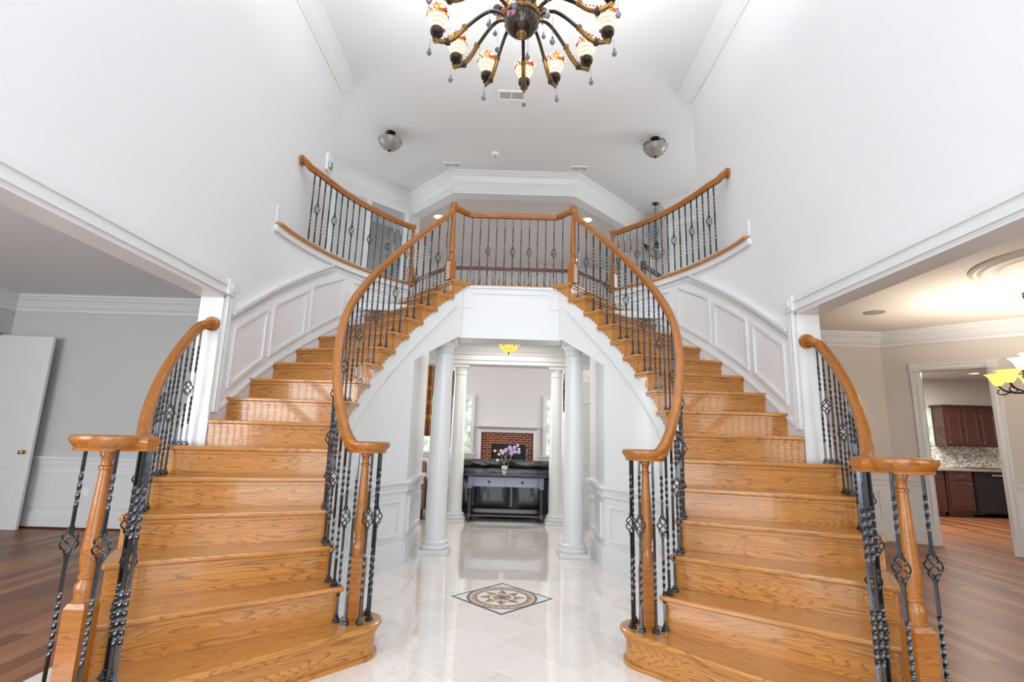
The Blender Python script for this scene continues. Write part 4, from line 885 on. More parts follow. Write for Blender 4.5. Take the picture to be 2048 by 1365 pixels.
root = bpy.data.objects.new('window_3', None); C.objects.link(root); root.location = (8.80, 10.75, 1.5); root['kind'] = 'structure'
mb = MB(); mb.box(-.12, .12, -.03, 0, -.15, .62); mb.build('window_frame', M['trim'], root); mb = MB(); mb.box(-.09, .09, -.034, -.03, -.12, .58); mb.build('pane', M['view'], root)
def can_light(x, y, z, label, group=None, r=.075):
    root = thing('recessed_light', label, 'ceiling light', (x, y, z), group=group or 'recessed lights')
    mb = MB(); mb.lathe([(r, -.004), (r+.02, -.006), (r+.022, 0), (r, .0)], n=24, cap=False); mb.build('trim_ring', M['plastic'], root, smooth=True)
    mb = MB(); mb.lathe([(.001, -.002), (r, -.002), (r, 0), (.001, 0)], n=24); mb.build('lamp', M['lampwarm'], root)
can_light(7.6, 8.6, 2.75, 'round recessed light nearest the doorway in the kitchen ceiling'); can_light(9.05, 9.75, 2.75, 'round recessed light farthest back in the kitchen ceiling'); can_light(8.5, 8.65, 2.75, 'round recessed light on the right of the kitchen ceiling')

# ------------------------------------------------------------------ passage and family room
mb = MB(); mb.box(-2.4, 2.4, 5.92, 8.2, 2.72, 2.8); struct('ceiling', mb, M['ceil'])
mb = MB(); mb.box(-2.6, 2.6, 7.86, 8.2, 2.38, 2.98); struct('wall_passage_back', mb, M['trim'], label='white beam carried by the back columns')
mb = MB(); crown(mb, [(2.3, 7.86), (-2.3, 7.86)], 2.72, [(a, b*.9) for a, b in CP], 1); mb.box(-2.3, 2.3, 7.835, 7.86, 2.44, 2.455)
struct(trimname(), mb, M['trim'], label='crown moulding between the front and back columns')
mb = MB(); mb.box(-2.4, -2.3, 6.2, 8.2, 0, 2.72); mb.box(2.3, 2.4, 6.2, 8.2, 0, 2.72); struct('wall_passage_side', mb, M['hallwall'])
YB = 12.0
for nm_, bx_ in (('wall_back', (-4.6, 4.6, YB, YB+.12, 0, CE)), ('wall_family_left', (-4.7, -4.6, 8.2, YB, 0, CE)), ('wall_family_right', (4.6, 4.7, 8.2, YB, 0, CE)), ('wall_bridge_left', (-2.06, -1.98, 9.3, YB, 3.2, CE)), ('wall_bridge_right', (3.0, 3.08, 10.8, YB, 3.2, CE))):
    mb = MB(); mb.box(*bx_); struct(nm_, mb, M['famwall'])
mb = MB(); mb.prism([(-2.0, 9.3), (-1.0, 8.35), (1.0, 8.35), (2.7, 10.1), (3.0, 10.8), (3.0, YB), (-2.0, YB)], 5.45, 5.5); struct('ceiling', mb, M['famwall'])
def fam_window(n, x, w, z0, z1, cols, rows):
    root = bpy.data.objects.new('window_%d' % n, None); C.objects.link(root); root.location = (x, YB, 0); root['kind'] = 'structure'
    mb = MB(); c = .075
    for q in ((-w-c, -w, z0-.014, z1), (w, w+c, z0-.014, z1), (-w-c, w+c, z1, z1+c)): mb.box(q[0], q[1], -.04, 0, q[2], q[3])
    mb.box(-w-c-.03, w+c+.03, -.07, 0, z0-.05, z0-.015); mb.box(-w-c, w+c, -.03, 0, z0-.12, z0-.05)
    mb.box(-w, w, -.03, 0, (z0+z1)/2-.018, (z0+z1)/2+.018)
    mb.build('window_frame', M['trim'], root)
    mb = MB()
    for i in range(1, cols): x_ = -w+2*w*i/cols; mb.box(x_-.006, x_+.006, -.022, -.012, z0, z1)
    for i in range(1, rows): z_ = z0+(z1-z0)*i/rows; mb.box(-w, w, -.022, -.012, z_-.006, z_+.006)
    mb.build('muntin', M['trim'], root); mb = MB(); mb.box(-w, w, -.012, -.004, z0, z1); mb.build('pane', M['view'], root)
fam_window(4, -1.10, .24, .92, 2.16, 2, 6); fam_window(5, 1.14, .24, .90, 2.16, 2, 6)
fam_window(6, -2.2, .5, .92, 2.16, 3, 6); fam_window(7, 2.2, .5, .92, 2.16, 3, 6)
# fireplace
root = thing('fireplace', 'brick fireplace with a white mantel seen above the black sofa', 'fireplace', (0, YB, 0))
mb = MB(); mb.box(-.60, -.36, -.12, -.01, 0, 1.38); mb.box(.42, .60, -.12, -.01, 0, 1.38); mb.box(-.36, .42, -.12, -.01, 1.12, 1.38); mb.build('brick_surround', M['brick'], root)
mb = MB(); mb.box(-.36, .42, -.1, -.01, 0, 1.12); mb.build('firebox', M['dark'], root)
mb = MB(); mb.box(-.66, -.60, -.16, 0, 0, 1.38); mb.box(.60, .66, -.16, 0, 0, 1.38); mb.box(-.66, .66, -.16, 0, 1.38, 1.44)
mb.add([(-.66, -.16, 1.44), (.66, -.16, 1.44), (.66, 0, 1.44), (-.66, 0, 1.44), (-.71, -.24, 1.50), (.71, -.24, 1.50), (.71, 0, 1.50), (-.71, 0, 1.50)], [(0, 3, 2, 1), (4, 5, 6, 7), (0, 1, 5, 4), (1, 2, 6, 5), (2, 3, 7, 6), (3, 0, 4, 7)])
mb.box(-.73, .73, -.26, 0, 1.50, 1.525); mb.build('mantel', M['trim'], root)
root = thing('fire_screen', 'scrolled iron fire screen standing in front of the brick fireplace', 'fire screen', (.16, 11.8, 0))
mb = MB(); n = 16; top = [(-.3+.6*i/n, 1.03+.08*sin(pi*i/n)) for i in range(n+1)]
mb.tube([(-.3, 0, .02)]+[(x, 0, z) for x, z in top]+[(.3, 0, .02)], .012, 6); mb.tube([(-.3, 0, .03), (.3, 0, .03)], .01, 6); mb.build('frame', M['iron'], root)
mb = MB()
for a, b in (((-.28, .2), (.0, 1.0)), ((.28, .2), (0, 1.0)), ((-.28, .95), (.1, .35)), ((.28, .95), (-.1, .35)), ((0, .1), (0, 1.08))): mb.tube([(a[0], 0, a[1]), (b[0], 0, b[1])], .008, 5)
for cx_, cz in ((-.14, .8), (.14, .8), (-.14, .62), (.14, .62)): mb.tube([(cx_+(.075-.0035*i)*cos(i*.5), 0, cz+(.075-.0035*i)*sin(i*.5)) for i in range(18)], .007, 5)
mb.build('scrollwork', M['iron'], root)
# sofa seen from behind
root = thing('sofa', 'black leather sofa with its back to the passage, behind the console table', 'sofa', (.05, 8.75, 0))
def cushion(name, x0, x1, y0, y1, z0, z1, puff=.03, nx=10, nz_=6):
    mb = MB(); v = []; f = []
    def q(u, w_, side):
        x = x0+(x1-x0)*u; z = z0+(z1-z0)*w_; b = (max(0, 1-(2*u-1)**4)*max(0, 1-(2*w_-1)**4))**.5
        wr = .006*sin(u*23+w_*7)*b
        return (x, (y0-puff*b-wr) if side == 0 else y1+puff*b, z)
    for sd_ in (0, 1):
        for j in range(nz_+1):
            for i in range(nx+1): v.append(q(i/nx, j/nz_, sd_))
    N = (nx+1)*(nz_+1)
    for j in range(nz_):
        for i in range(nx): a = j*(nx+1)+i; f.append((a, a+1, a+nx+2, a+nx+1)); f.append((N+a, N+a+nx+1, N+a+nx+2, N+a+1))
    bd = [i for i in range(nx+1)]+[(j+1)*(nx+1)-1 for j in range(1, nz_+1)]+[nz_*(nx+1)+i for i in range(nx-1, -1, -1)]+[j*(nx+1) for j in range(nz_-1, 0, -1)]
    for a, b in zip(bd, bd[1:]+bd[:1]): f.append((a, N+a, N+b, b))
    mb.add(v, f); return mb.build(name, M['leather'], root, smooth=True)
mb = MB(); mb.box(-1.0, 1.0, -.27, .5, .14, .62); mb.build('frame', M['leather'], root, bevel=.03)
for x0, x1 in ((-1.0, -.58), (-.55, .02), (.06, .68), (.70, 1.0)): cushion('back_panel', x0, x1, -.34, -.25, .16, .60, .025)
cushion('backrest', -1.0, 1.0, -.33, -.12, .60, .80, .03, nx=16); cushion('headrest', -1.0, -.03, -.36, -.10, .80, .905, .04, nx=14); cushion('headrest', -.02, 1.0, -.36, -.10, .80, .90, .04, nx=14)
mb = MB(); mb.box(-1.0, 1.0, -.2, .5, .05, .14); mb.build('base_rail', M['blackwood'], root)
for x in (-.9, .9):
    for y in (-.15, .42): mb = MB(); mb.lathe([(.03, 0), (.035, .07)], n=12); mb.build('foot', M['blackwood'], root, loc=(x, y, 0))
# console table
root = thing('console_table', 'black console table with two blue-grey drawers and turned legs', 'table', (0, 8.16, 0))
mb = MB(); mb.box(-.635, .635, -.19, .19, .685, .705); mb.add([(-.60, -.165, .665), (.60, -.165, .665), (.60, .165, .665), (-.60, .165, .665), (-.63, -.185, .685), (.63, -.185, .685), (.63, .185, .685), (-.63, .185, .685)], [(0, 3, 2, 1), (4, 5, 6, 7), (0, 1, 5, 4), (1, 2, 6, 5), (2, 3, 7, 6), (3, 0, 4, 7)]); mb.build('tabletop', M['blackwood'], root, bevel=.004)
mb = MB(); mb.box(-.57, .57, -.14, .15, .52, .665); mb.build('apron', M['bluewood'], root)
for x0, x1 in ((-.50, -.005), (.005, .50)):
    d = MB(); d.box(x0, x1, -.155, -.14, .53, .655); do = d.build('drawer', M['bluewood'], root, bevel=.002)
    mb = MB(); mb.sweep([(0, -.016, 0), (0, 0, 0)], [(.018*cos(2*pi*k/14), .018*sin(2*pi*k/14)) for k in range(14)]); mb.build('knob', M['dark'], do, loc=((x0+x1)/2, -.155, .592), smooth=True)
legp = [(.012, 0), (.018, .01), (.016, .05), (.014, .10), (.022, .20), (.026, .30), (.022, .38), (.014, .405), (.024, .425), (.024, .44), (.016, .45), (.022, .475), (.016, .495), (.026, .50)]
for x in (-.545, .545):
    for y in (-.13, .13):
        mb = MB(); mb.lathe(legp, n=16); mb.box(-.032, .032, -.032, .032, .495, .665, 1); mb.box(-.02, .02, -.02, .02, .06, .13); mb.build('leg', [M['blackwood'], M['bluewood']], root, smooth=True, loc=(x, y, 0))
mb = MB(); mb.box(-.56, .56, -.14, .14, .085, .105); mb.build('shelf', M['blackwood'], root, bevel=.004)
# orchid
root = thing('potted_orchid', 'lilac orchid in a small painted square pot on the console table', 'orchid', (-.03, 8.08, .705))
mb = MB(); mb.lathe([(.035, 0), (.058, .105), (.064, .11), (.064, .125), (.052, .125), (.048, .1), (.001, .1)], n=4); me = mb.build('pot', M['pot'], root, rz=pi/4, bevel=.003)
mb = MB(); mb.lathe([(.001, .10), (.042, .10), (.04, .125), (.001, .135)], n=12); mb.build('moss', M['stem'], root)
for (x, z) in ((-.012, .075), (.014, .06)): mb = MB(); mb.sweep([(x, -.042, z), (x, -.037, z)], [(.012*cos(2*pi*k/10), .012*sin(2*pi*k/10)) for k in range(10)]); mb.build('painted_flower', M['violet'], root)
for i, (a, L) in enumerate(((150, .09), (200, .1), (20, .08), (330, .07), (90, .08))):
    mb = MB(); P = [(L*t*cos(radians(a)), L*t*sin(radians(a)), .13+.06*sin(pi*t*.8)) for t in (0, .3, .6, .85, 1)]; mb.sweep(P, [(-.016, 0), (0, -.004), (.016, 0), (0, .004)], scale=[.4, 1, 1, .7, .1]); mb.build('leaf', M['leaf'], root)
for a, P in (('s', [(0, 0, .12), (.015, 0, .25), (.02, 0, .33), (.06, 0, .40), (.14, 0, .42), (.22, 0, .385)]), ('s', [(0, 0, .12), (-.04, 0, .22), (-.05, 0, .3), (-.09, 0, .36), (-.15, 0, .345)]), ('s', [(0, 0, .12), (-.02, 0, .2), (-.10, 0, .24), (-.11, 0, .20)]), ('s', [(.01, 0, .12), (.03, 0, .3), (.12, 0, .40), (.2, .0, .44)])): mb = MB(); mb.tube(smoothpath(P, 1), .004, 6); mb.build('stem', M['stem'], root)
def flower(x, y, z, mat, r=.034):
    mb = MB()
    for k in range(5):
        a = pi/2+2*pi*k/5; cx_, cz = .55*r*cos(a), .55*r*sin(a); n = 10
        mb.add([(cx_, -.006, cz)]+[(cx_+r*.55*cos(2*pi*j/n), .002*sin(j), cz+r*.55*sin(2*pi*j/n)) for j in range(n)], [(0, 1+j, 1+(j+1) % n) for j in range(n)])
        mb.add([(cx_, .004, cz)]+[(cx_+r*.55*cos(2*pi*j/n), .002*sin(j), cz+r*.55*sin(2*pi*j/n)) for j in range(n)], [(0, 1+(j+1) % n, 1+j) for j in range(n)])
    mb.build('blossom', mat, root, loc=(x, y-.02, z))
for x, z in ((-.005, .35), (.02, .37), (.095, .375), (.10, .315), (.15, .41), (.155, .345), (.215, .34), (.075, .41)): flower(x, 0, z, M['petal'], .030)
for x, z in ((-.155, .35), (-.06, .355), (-.09, .30), (.2, .44), (.22, .385), (-.11, .21), (-.035, .32)): flower(x, 0, z, M['petalw'], .02)
# curtains in the family room
def curtain(x0, x1, z0, z1, y, label, mats, swag=0):
    root = thing('curtain', label, 'curtain', ((x0+x1)/2, y, z0), group='family room curtains')
    w_ = (x1-x0)/2; mb = MB(); n = 28; rows = 10; v = []; f = []
    for j in range(rows+1):
        t = j/rows
        for i in range(n+1):
            u = i/n*2-1; pinch = 1-.45*math.exp(-((t-.28)/.16)**2) if swag else 1
            v.append((u*w_*pinch+(swag*.25*(1-t) if swag else 0), .03*sin(i*1.9), (z1-z0)*t))
    for j in range(rows):
        for i in range(n): a = j*(n+1)+i; f.append((a, a+1, a+n+2, a+n+1))
    mb.add(v, f); o = mb.build('panel', mats[0], root, smooth=True); so = o.modifiers.new('t', 'SOLIDIFY'); so.thickness = .006
    mb = MB(); mb.box(-w_, w_, -.03, .06, z1-z0-.02, z1-z0+.03); mb.build('heading', mats[0], root)
    for q in range(4):
        mb = MB(); v = []; f = []
        for jj in range(4):
            t = .22+.2*q+.022*jj
            for i in range(n+1):
                u = i/n*2-1; pinch = 1-.45*math.exp(-((t-.28)/.16)**2) if swag else 1
                v.append((u*w_*pinch+(swag*.25*(1-t) if swag else 0), .03*sin(i*1.9)-.006, (z1-z0)*t))
        for jj in range(3):
            for i in range(n): a = jj*(n+1)+i; f.append((a, a+1, a+n+2, a+n+1))
        mb.add(v, f); o = mb.build('band', mats[1], root, smooth=True); so = o.modifiers.new('t', 'SOLIDIFY'); so.thickness = .003
curtain(-2.06, -1.78, 1.25, 2.95, 11.94, 'gold and brown striped curtain at the left back window, seen left of the front column', (M['curtainbrown'], M['curtain']))
curtain(-1.46, -1.30, 1.0, 2.75, 11.94, 'narrow brown curtain edge between the two left columns', (M['curtainbrown'], M['curtain']))
curtain(1.36, 1.62, 1.9, 2.75, 11.94, 'brown swag curtain between the two right columns', (M['curtainbrown'], M['curtain']), swag=-1)
root = thing('armchair', 'taupe armchair partly hidden by the left passage wall', 'armchair', (-1.62, 8.7, 0))
mb = MB(); mb.box(-.35, .35, -.3, .3, .1, .42); mb.build('seat', M['tan'], root, bevel=.04); mb = MB(); mb.box(-.35, .35, -.42, -.28, .1, .86); mb.build('backrest', M['taupe'], root, bevel=.04)
for sg in (-1, 1): mb = MB(); mb.box(sg*.35, sg*.45, -.35, .3, .1, .6); mb.build('armrest', M['taupe'], root, bevel=.03)
for x in (-.3, .3):
    for y in (-.3, .25): mb = MB(); mb.box(-.02, .02, -.02, .02, 0, .1); mb.build('leg', M['blackwood'], root, loc=(x, y, 0))
root = thing('interior_door', 'beige arched-panel door seen to the right of the front right column', 'door', (1.22, 7.62, 0))
panel_door(root, -.22, .5, -.02, .02, 2.12, ((.12, .88, .22, .66, 0), (.12, .88, .9, 1.78, .09)))
mb = MB(); mb.box(-.05, .45, -.03, .03, 2.16, 2.20); mb.build('head_bracket', M['plastic'], root)
# pendant in the passage
root = thing('pendant_lamp', 'amber leaded-glass bowl lamp hanging in the passage under the landing', 'pendant lamp', (-.012, 6.9, 2.54))
mb = MB(); mb.lathe([(.012, -.13), (.05, -.122), (.09, -.09), (.13, -.045), (.155, -.004), (.15, 0), (.12, -.045), (.05, -.11), (.01, -.12)], n=28); mb.build('shade', M['tif2'], root, smooth=True)
mb = MB(); mb.lathe([(.001, -.158), (.008, -.15), (.012, -.142), (.006, -.136), (.02, -.128), (.02, -.12)], n=12); mb.build('finial', M['bronze'], root, smooth=True)
mb = MB(); mb.lathe([(.001, .0), (.012, .0), (.012, .15), (.06, .16), (.06, .18), (.001, .18)], n=16)
for k in range(3): a = 2*pi*k/3; mb.tube([(.15*cos(a), .15*sin(a), 0), (0, 0, .1)], .004, 5)
mb.build('stem', M['bronze'], root)

# ------------------------------------------------------------------ upstairs beyond the landing
HB = 5.42
hp = [(-1.98, 9.18), (-1.05, 8.2), (1.05, 8.2), (3.08, 10.29)]
mb = MB(); mb.prism([hp[0], hp[1], hp[2], hp[3], (3.08, 10.5), (1.0, 8.42), (-1.0, 8.42), (-1.85, 9.35)], HB, CE); struct('wall_header', mb, M['trim'], label='white dropped header across the upstairs hall')
mb = MB(); CP2 = [(0, -.38), (.012, -.38), (.02, -.36), (.012, -.345), (.012, -.23), (.024, -.215), (.05, -.18), (.09, -.10), (.118, -.07), (.118, -.05), (.138, -.035), (.138, -.012), (.15, 0), (0, 0)]
crown(mb, [hp[3], hp[2], hp[1], hp[0], (-3.5, 7.72), (-5.0, 6.28)], CE, CP2, 1) ; struct(trimname(), mb, M['trim'], label='deep white crown moulding round the upstairs hall')
# left hall wall with a doorway
L0 = Vector((-1.98, 9.18)); LD = Vector((-.722, -.692)); LN = Vector((.692, -.722))
def LP(t, d=0): p = L0+LD*t+LN*d; return (p.x, p.y)
mb = MB()
for t0_, t1_, z0, z1 in ((-.2, .14, 3.2, CE), (.84, 4.2, 3.2, CE), (.14, .84, 5.44, CE)): mb.prism([LP(t0_), LP(t1_), LP(t1_, -.1), LP(t0_, -.1)], z0, z1)
struct('wall_hall_left', mb, M['hallwall'])
mb = MB()
for a, b in ((.05, .14), (.84, .93)): mb.prism([LP(a), LP(b), LP(b, .02), LP(a, .02)], 3.23, 5.44)
mb.prism([LP(.05), LP(.93), LP(.93, .02), LP(.05, .02)], 5.44, 5.53); mb.prism([LP(1.5), LP(1.58), LP(1.58, .02), LP(1.5, .02)], 3.23, 5.44) ; struct(trimname(), mb, M['trim'], label='white casing of the doorway in the left upstairs hall')
mb = MB(); mb.prism([LP(-.9, -1.6), LP(1.8, -1.6), LP(1.8, -1.7), LP(-.9, -1.7)], 3.2, CE); mb.prism([(-2.1, 9.35), (-2.06, 9.35), (-2.06, 11.4), (-2.1, 11.4)], 3.2, CE); mb.prism([LP(1.8, -.1), LP(1.8, -1.6), LP(1.9, -1.6), LP(1.9, -.1)], 3.2, CE); struct('wall_bedroom', mb, M['hallwall'])
# right hall walls
mb = MB(); mb.prism([(2.96, 9.12), (4.7, 7.38), (4.8, 7.48), (3.06, 9.22)], 3.2, CE); mb.prism([(2.96, 9.12), (3.06, 9.22), (3.2, 10.8), (3.1, 10.8)], 3.2, CE); mb.prism([(2.4, 10.9), (4.6, 10.9), (4.6, 11.0), (2.4, 11.0)], 3.2, CE)
struct('wall_hall_right', mb, M['famwall'])
mb = MB(); crown(mb, [(4.7, 7.38), (2.96, 9.12), (3.1, 10.8)], CE, CP, 1)
Q0 = Vector((2.96, 9.12)); QD = Vector((.707, -.707)); QN = Vector((-.707, -.707))
def QP(t, d=0): p = Q0+QD*t+QN*d; return (p.x, p.y)
for a, b in ((.02, .1), (.95, 1.03)): mb.prism([QP(a), QP(b), QP(b, .02), QP(a, .02)], 3.23, 5.36)
mb.prism([QP(.02), QP(1.03), QP(1.03, .022), QP(.02, .022)], 5.30, 5.38); mb.prism([QP(.3), QP(.34), QP(.34, .02), QP(.3, .02)], 3.23, 5.2)
struct(trimname(), mb, M['trim'], label='crown and door casing in the right upstairs hall')
mb = MB(); mb.prism([QP(.34), QP(.95), QP(.95, .012), QP(.34, .012)], 3.23, 5.28); o = struct('door_1', mb, M['hallwall'], label='grey closed door in the right upstairs hall')
can_light(-1.46, 9.26, 5.45, 'lit recessed light above the left end of the upstairs landing', r=.09); can_light(1.42, 9.2, 5.45, 'lit recessed light above the right end of the upstairs landing', r=.09); can_light(1.45, 11.43, 5.45, 'small lit recessed light farthest away behind the right newel', r=.09)
# rail at the back of the landing
root = thing('balcony_railing', 'dark oak railing at the back of the landing overlooking the family room', 'railing', (0, 8.0, 3.04), group='upstairs balcony railings')
BPATH = [(-1.92, 8.98), (-1.05, 8.02), (1.05, 8.02), (1.92, 8.98)]
handrail(root, [(p[0], p[1], 4.0) for p in BPATH], mat=M['darkoak'])
mb = MB()
for (p, q) in zip(BPATH, BPATH[1:]):
    L = hypot(q[0]-p[0], q[1]-p[1]); n = int(L/.105)
    for i in range(n+1): x, y = p[0]+(q[0]-p[0])*i/n, p[1]+(q[1]-p[1])*i/n; baluster(root, x, y, 3.04, 3.97, 'plain', shoe=False)
for x in (-1.92, 1.92): newel(root, x, 8.98, 3.04, 4.02, block=.24, w=.08).data.materials[0] = M['darkoak']
# short rail in the right hall
root = thing('balcony_railing', 'short dark railing going down behind the right balcony', 'railing', (2.1, 7.6, 3.23), group='upstairs balcony railings')
handrail(root, [(2.03, 7.5, 3.97), (2.6, 7.95, 3.80), (3.1, 8.35, 3.6)], mat=M['bronze'])
for i in range(9): t = i/8; baluster(root, 2.06+1.0*t, 7.53+.8*t, 3.235, 3.93-.33*t, 'plain', shoe=False)
mb = MB(); mb.box(-.035, .035, -.035, .035, 0, .78); mb.build('newel_post', M['bronze'], root, loc=(-.07, -.1, 0))

# ------------------------------------------------------------------ ceiling fittings
def bowl_light(x, y, label, rz=0):
    root = thing('ceiling_bowl_light', label, 'ceiling light', (x, y, CE), rz, group='upstairs bowl lights')
    mb = MB(); mb.lathe([(.001, 0), (.075, 0), (.078, -.01), (.05, -.03), (.02, -.04), (.02, -.10), (.001, -.10)], n=24); mb.build('canopy', M['bronze'], root, smooth=True)
    mb = MB(); prof = [(.01, -.30), (.05, -.29), (.10, -.262), (.145, -.22), (.17, -.175), (.178, -.145), (.186, -.14), (.17, -.138), (.13, -.2), (.01, -.28)]
    mb.lathe(prof, n=32); mb.build('glass_bowl', M['frosted'], root, smooth=True)
    mb = MB(); mb.lathe([(.001, -.33), (.012, -.322), (.014, -.312), (.008, -.305), (.026, -.298), (.028, -.288), (.001, -.28)], n=14); mb.build('finial', M['bronze'], root, smooth=True)
    for k in range(3):
        a = 2*pi*k/3+.5; P = [(.02, -.09), (.07, -.06), (.12, -.055), (.165, -.09), (.185, -.14)]; mb = MB(); mb.tube(smoothpath([(r*cos(a), r*sin(a), z) for r, z in P], 1), .009, 8); mb.build('arm', M['bronze'], root, smooth=True)
bowl_light(-1.92, 7.05, 'frosted bowl ceiling light over the left balcony'); bowl_light(2.12, 7.0, 'frosted bowl ceiling light over the right balcony', .6)
root = thing('pendant_lamp', 'frosted bowl pendant on a dark chain in the right upstairs hall', 'pendant lamp', (2.73, 9.12, 4.80))
mb = MB(); mb.lathe([(.01, -.14), (.06, -.13), (.12, -.08), (.155, -.02), (.165, .02), (.158, .02), (.11, -.06), (.01, -.12)], n=28); mb.build('glass_bowl', M['frosted'], root, smooth=True)
mb = MB(); mb.lathe([(.001, -.19), (.01, -.18), (.018, -.16), (.02, -.14), (.001, -.13)], n=12); mb.build('finial', M['bronze'], root, smooth=True)
mb = MB(); mb.lathe([(.01, .02), (.04, .08), (.03, .14), (.055, .17), (.03, .2), (.015, .25)], n=14)
for k in range(3): a = 2*pi*k/3; mb.tube([(.15*cos(a), .15*sin(a), .01), (.05*cos(a), .05*sin(a), .08), (.02*cos(a), .02*sin(a), .14)], .007, 6)
for i in range(17): z = .26+i*.04; mb.tube([(.012*cos(q*pi/3) if i % 2 else 0, 0 if i % 2 else .012*cos(q*pi/3), z+.024*sin(q*pi/3)) for q in range(7)], .004, 5)
mb.lathe([(.001, .94), (.02, .95), (.06, .985), (.065, 1.0), (.001, 1.0)], n=16); mb.build('chain_and_stem', M['bronze'], root, smooth=True)
def vent(x, y, label, w_=.34, h_=.17):
    root = thing('ceiling_vent', label, 'vent', (x, y, CE), group='ceiling vents')
    mb = MB()
    for q in ((-w_/2, w_/2, -h_/2, -h_/2+.022), (-w_/2, w_/2, h_/2-.022, h_/2), (-w_/2, -w_/2+.022, -h_/2+.022, h_/2-.022), (w_/2-.022, w_/2, -h_/2+.022, h_/2-.022), (-.01, .01, -h_/2+.022, h_/2-.022)): mb.box(*q, -.012, 0)
    mb.build('frame', M['plastic'], root); mb = MB(); mb.box(-w_/2+.01, w_/2-.01, -h_/2+.01, h_/2-.01, -.003, 0); mb.build('backing', M['ventdark'], root)
    mb = MB()
    for i in range(18): x_ = -w_/2+.03+i*(w_-.06)/17; mb.box(x_-.003, x_+.003, -h_/2+.02, h_/2-.02, -.009, -.002)
    mb.build('slats', M['plastic'], root)
vent(-.075, 6.1, 'white ceiling vent directly behind the chandelier', .36, .19); vent(-1.07, 7.93, 'white ceiling vent in front of the left end of the header', .30, .15); vent(1.09, 7.92, 'white ceiling vent in front of the right end of the header', .30, .15)
root = thing('smoke_detector', 'round white smoke detector on the ceiling between the two rear vents', 'smoke detector', (-.33, 7.55, CE)); mb = MB(); mb.lathe([(.07, 0), (.072, -.012), (.06, -.03), (.04, -.036), (.001, -.038)], n=24); mb.build('body', M['plastic'], root, smooth=True); mb = MB(); mb.lathe([(.02, -.036), (.02, -.042), (.001, -.044)], n=14); mb.build('sensor', M['ventdark'], root)
root = thing('alarm_strobe', 'white and clear alarm strobe on the corner of the left wall beside the balcony', 'alarm', (-2.28, 5.66, 4.47)); mb = MB(); mb.box(0, .035, -.065, .065, -.11, .11); mb.build('housing', M['plastic'], root, bevel=.008); mb = MB(); mb.box(.035, .06, -.045, .045, -.075, .02); mb.build('lens', M['chrome'], root, bevel=.012)
# dining room ceiling fittings
root = thing('ceiling_medallion', 'large cream plaster medallion on the right room ceiling', 'medallion', (4.9, 4.28, 2.95)); mb = MB(); mb.lathe([(.62, 0), (.62, -.015), (.59, -.03), (.56, -.018), (.53, -.035), (.48, -.02), (.44, -.012), (.40, -.03), (.36, -.014), (.12, -.02), (.08, -.035), (.001, -.04)], n=64); mb.build('plaster_disc', M['dinceil'], root, smooth=True)
root = thing('ceiling_speaker', 'flat round speaker grille in the right room ceiling', 'speaker', (4.6, 6.2, 2.95)); mb = MB(); mb.lathe([(.12, 0), (.12, -.006), (.105, -.008), (.001, -.008)], n=32); mb.build('grille', M['ventdark'], root, smooth=True)
root = thing('chandelier', 'bronze chandelier with glowing alabaster bell shades at the right edge', 'chandelier', (5.55, 5.2, 2.0))
mb = MB(); mb.lathe([(.001, -.16), (.02, -.14), (.05, -.08), (.03, -.02), (.045, .05), (.02, .12), (.02, .3), (.012, .32), (.012, .85), (.06, .9), (.06, .95)], n=18); mb.build('stem', M['bronze'], root, smooth=True)
for tier, (R0_, zb, n, off) in enumerate(((.36, 0, 6, 0), (.20, .17, 3, .5))):
    for k in range(n):
        a = 2*pi*k/n+pi+off; ca, sa = cos(a), sin(a)
        mb = MB(); P = [(.03, zb-.06), (R0_*.5, zb-.13), (R0_*.9, zb-.09), (R0_, zb-.03)]; mb.tube(smoothpath([(r*ca, r*sa, z) for r, z in P], 2), .011, 8)
        mb.tube([((R0_-.03+.045*cos(t))*ca, (R0_-.03+.045*cos(t))*sa, zb-.10+.03*sin(t)) for t in [pi+q*.45 for q in range(10)]], .007, 6)
        ar = mb.build('arm', M['bronze'], root, smooth=True)
        mb = MB(); mb.lathe([(.02, -.035), (.045, -.015), (.06, .02), (.075, .06), (.10, .09), (.112, .095), (.10, .097), (.055, .05), (.02, .0)], n=24); mb.build('shade', M['amber'], ar, smooth=True, loc=(R0_*ca, R0_*sa, zb))
        if tier == 0: pl_ = bpy.data.lights.new('bulb', 'POINT'); pl_.energy = 18; pl_.color = (1, .96, .9); pl_.shadow_soft_size = .03; po_ = bpy.data.objects.new('bulb', pl_); C.objects.link(po_); po_.parent = ar; po_.location = (R0_*ca, R0_*sa, zb+.05)
# ------------------------------------------------------------------ the big foyer chandelier
CX, CY, CZ = .02, 3.16, 4.22
root = thing('chandelier', 'large dark bronze chandelier with leaded-glass tulip shades and painted roses', 'chandelier', (CX, CY, CZ))
mb = MB(); n = 40
K_ = .80
prof = [(.001, -.155), (.03, -.154), (.075, -.14), (.115, -.11), (.145, -.065), (.155, -.02), (.15, .015)]
mb.lathe([(a*K_, b*K_) for a, b in prof], n=n); mb.build('bowl', M['bronze'], root, smooth=True)
mb = MB(); mb.lathe([(a*K_, b*K_) for a, b in [(.152, .012), (.163, .018), (.166, .03), (.163, .042), (.15, .048)]], n=n)
for k in range(40): a = 2*pi*k/40; mb.box(.16*K_*cos(a)-.005, .16*K_*cos(a)+.005, .16*K_*sin(a)-.005, .16*K_*sin(a)+.005, .012*K_, .052*K_)
mb.build('gold_band', M['gold'], root)
mb = MB(); mb.lathe([(a*K_, b*K_) for a, b in [(.001, -.205), (.008, -.203), (.014, -.19), (.01, -.18), (.018, -.172), (.026, -.165), (.045, -.155), (.05, -.146), (.03, -.14)]], n=20); mb.build('finial', M['gold'], root, smooth=True)
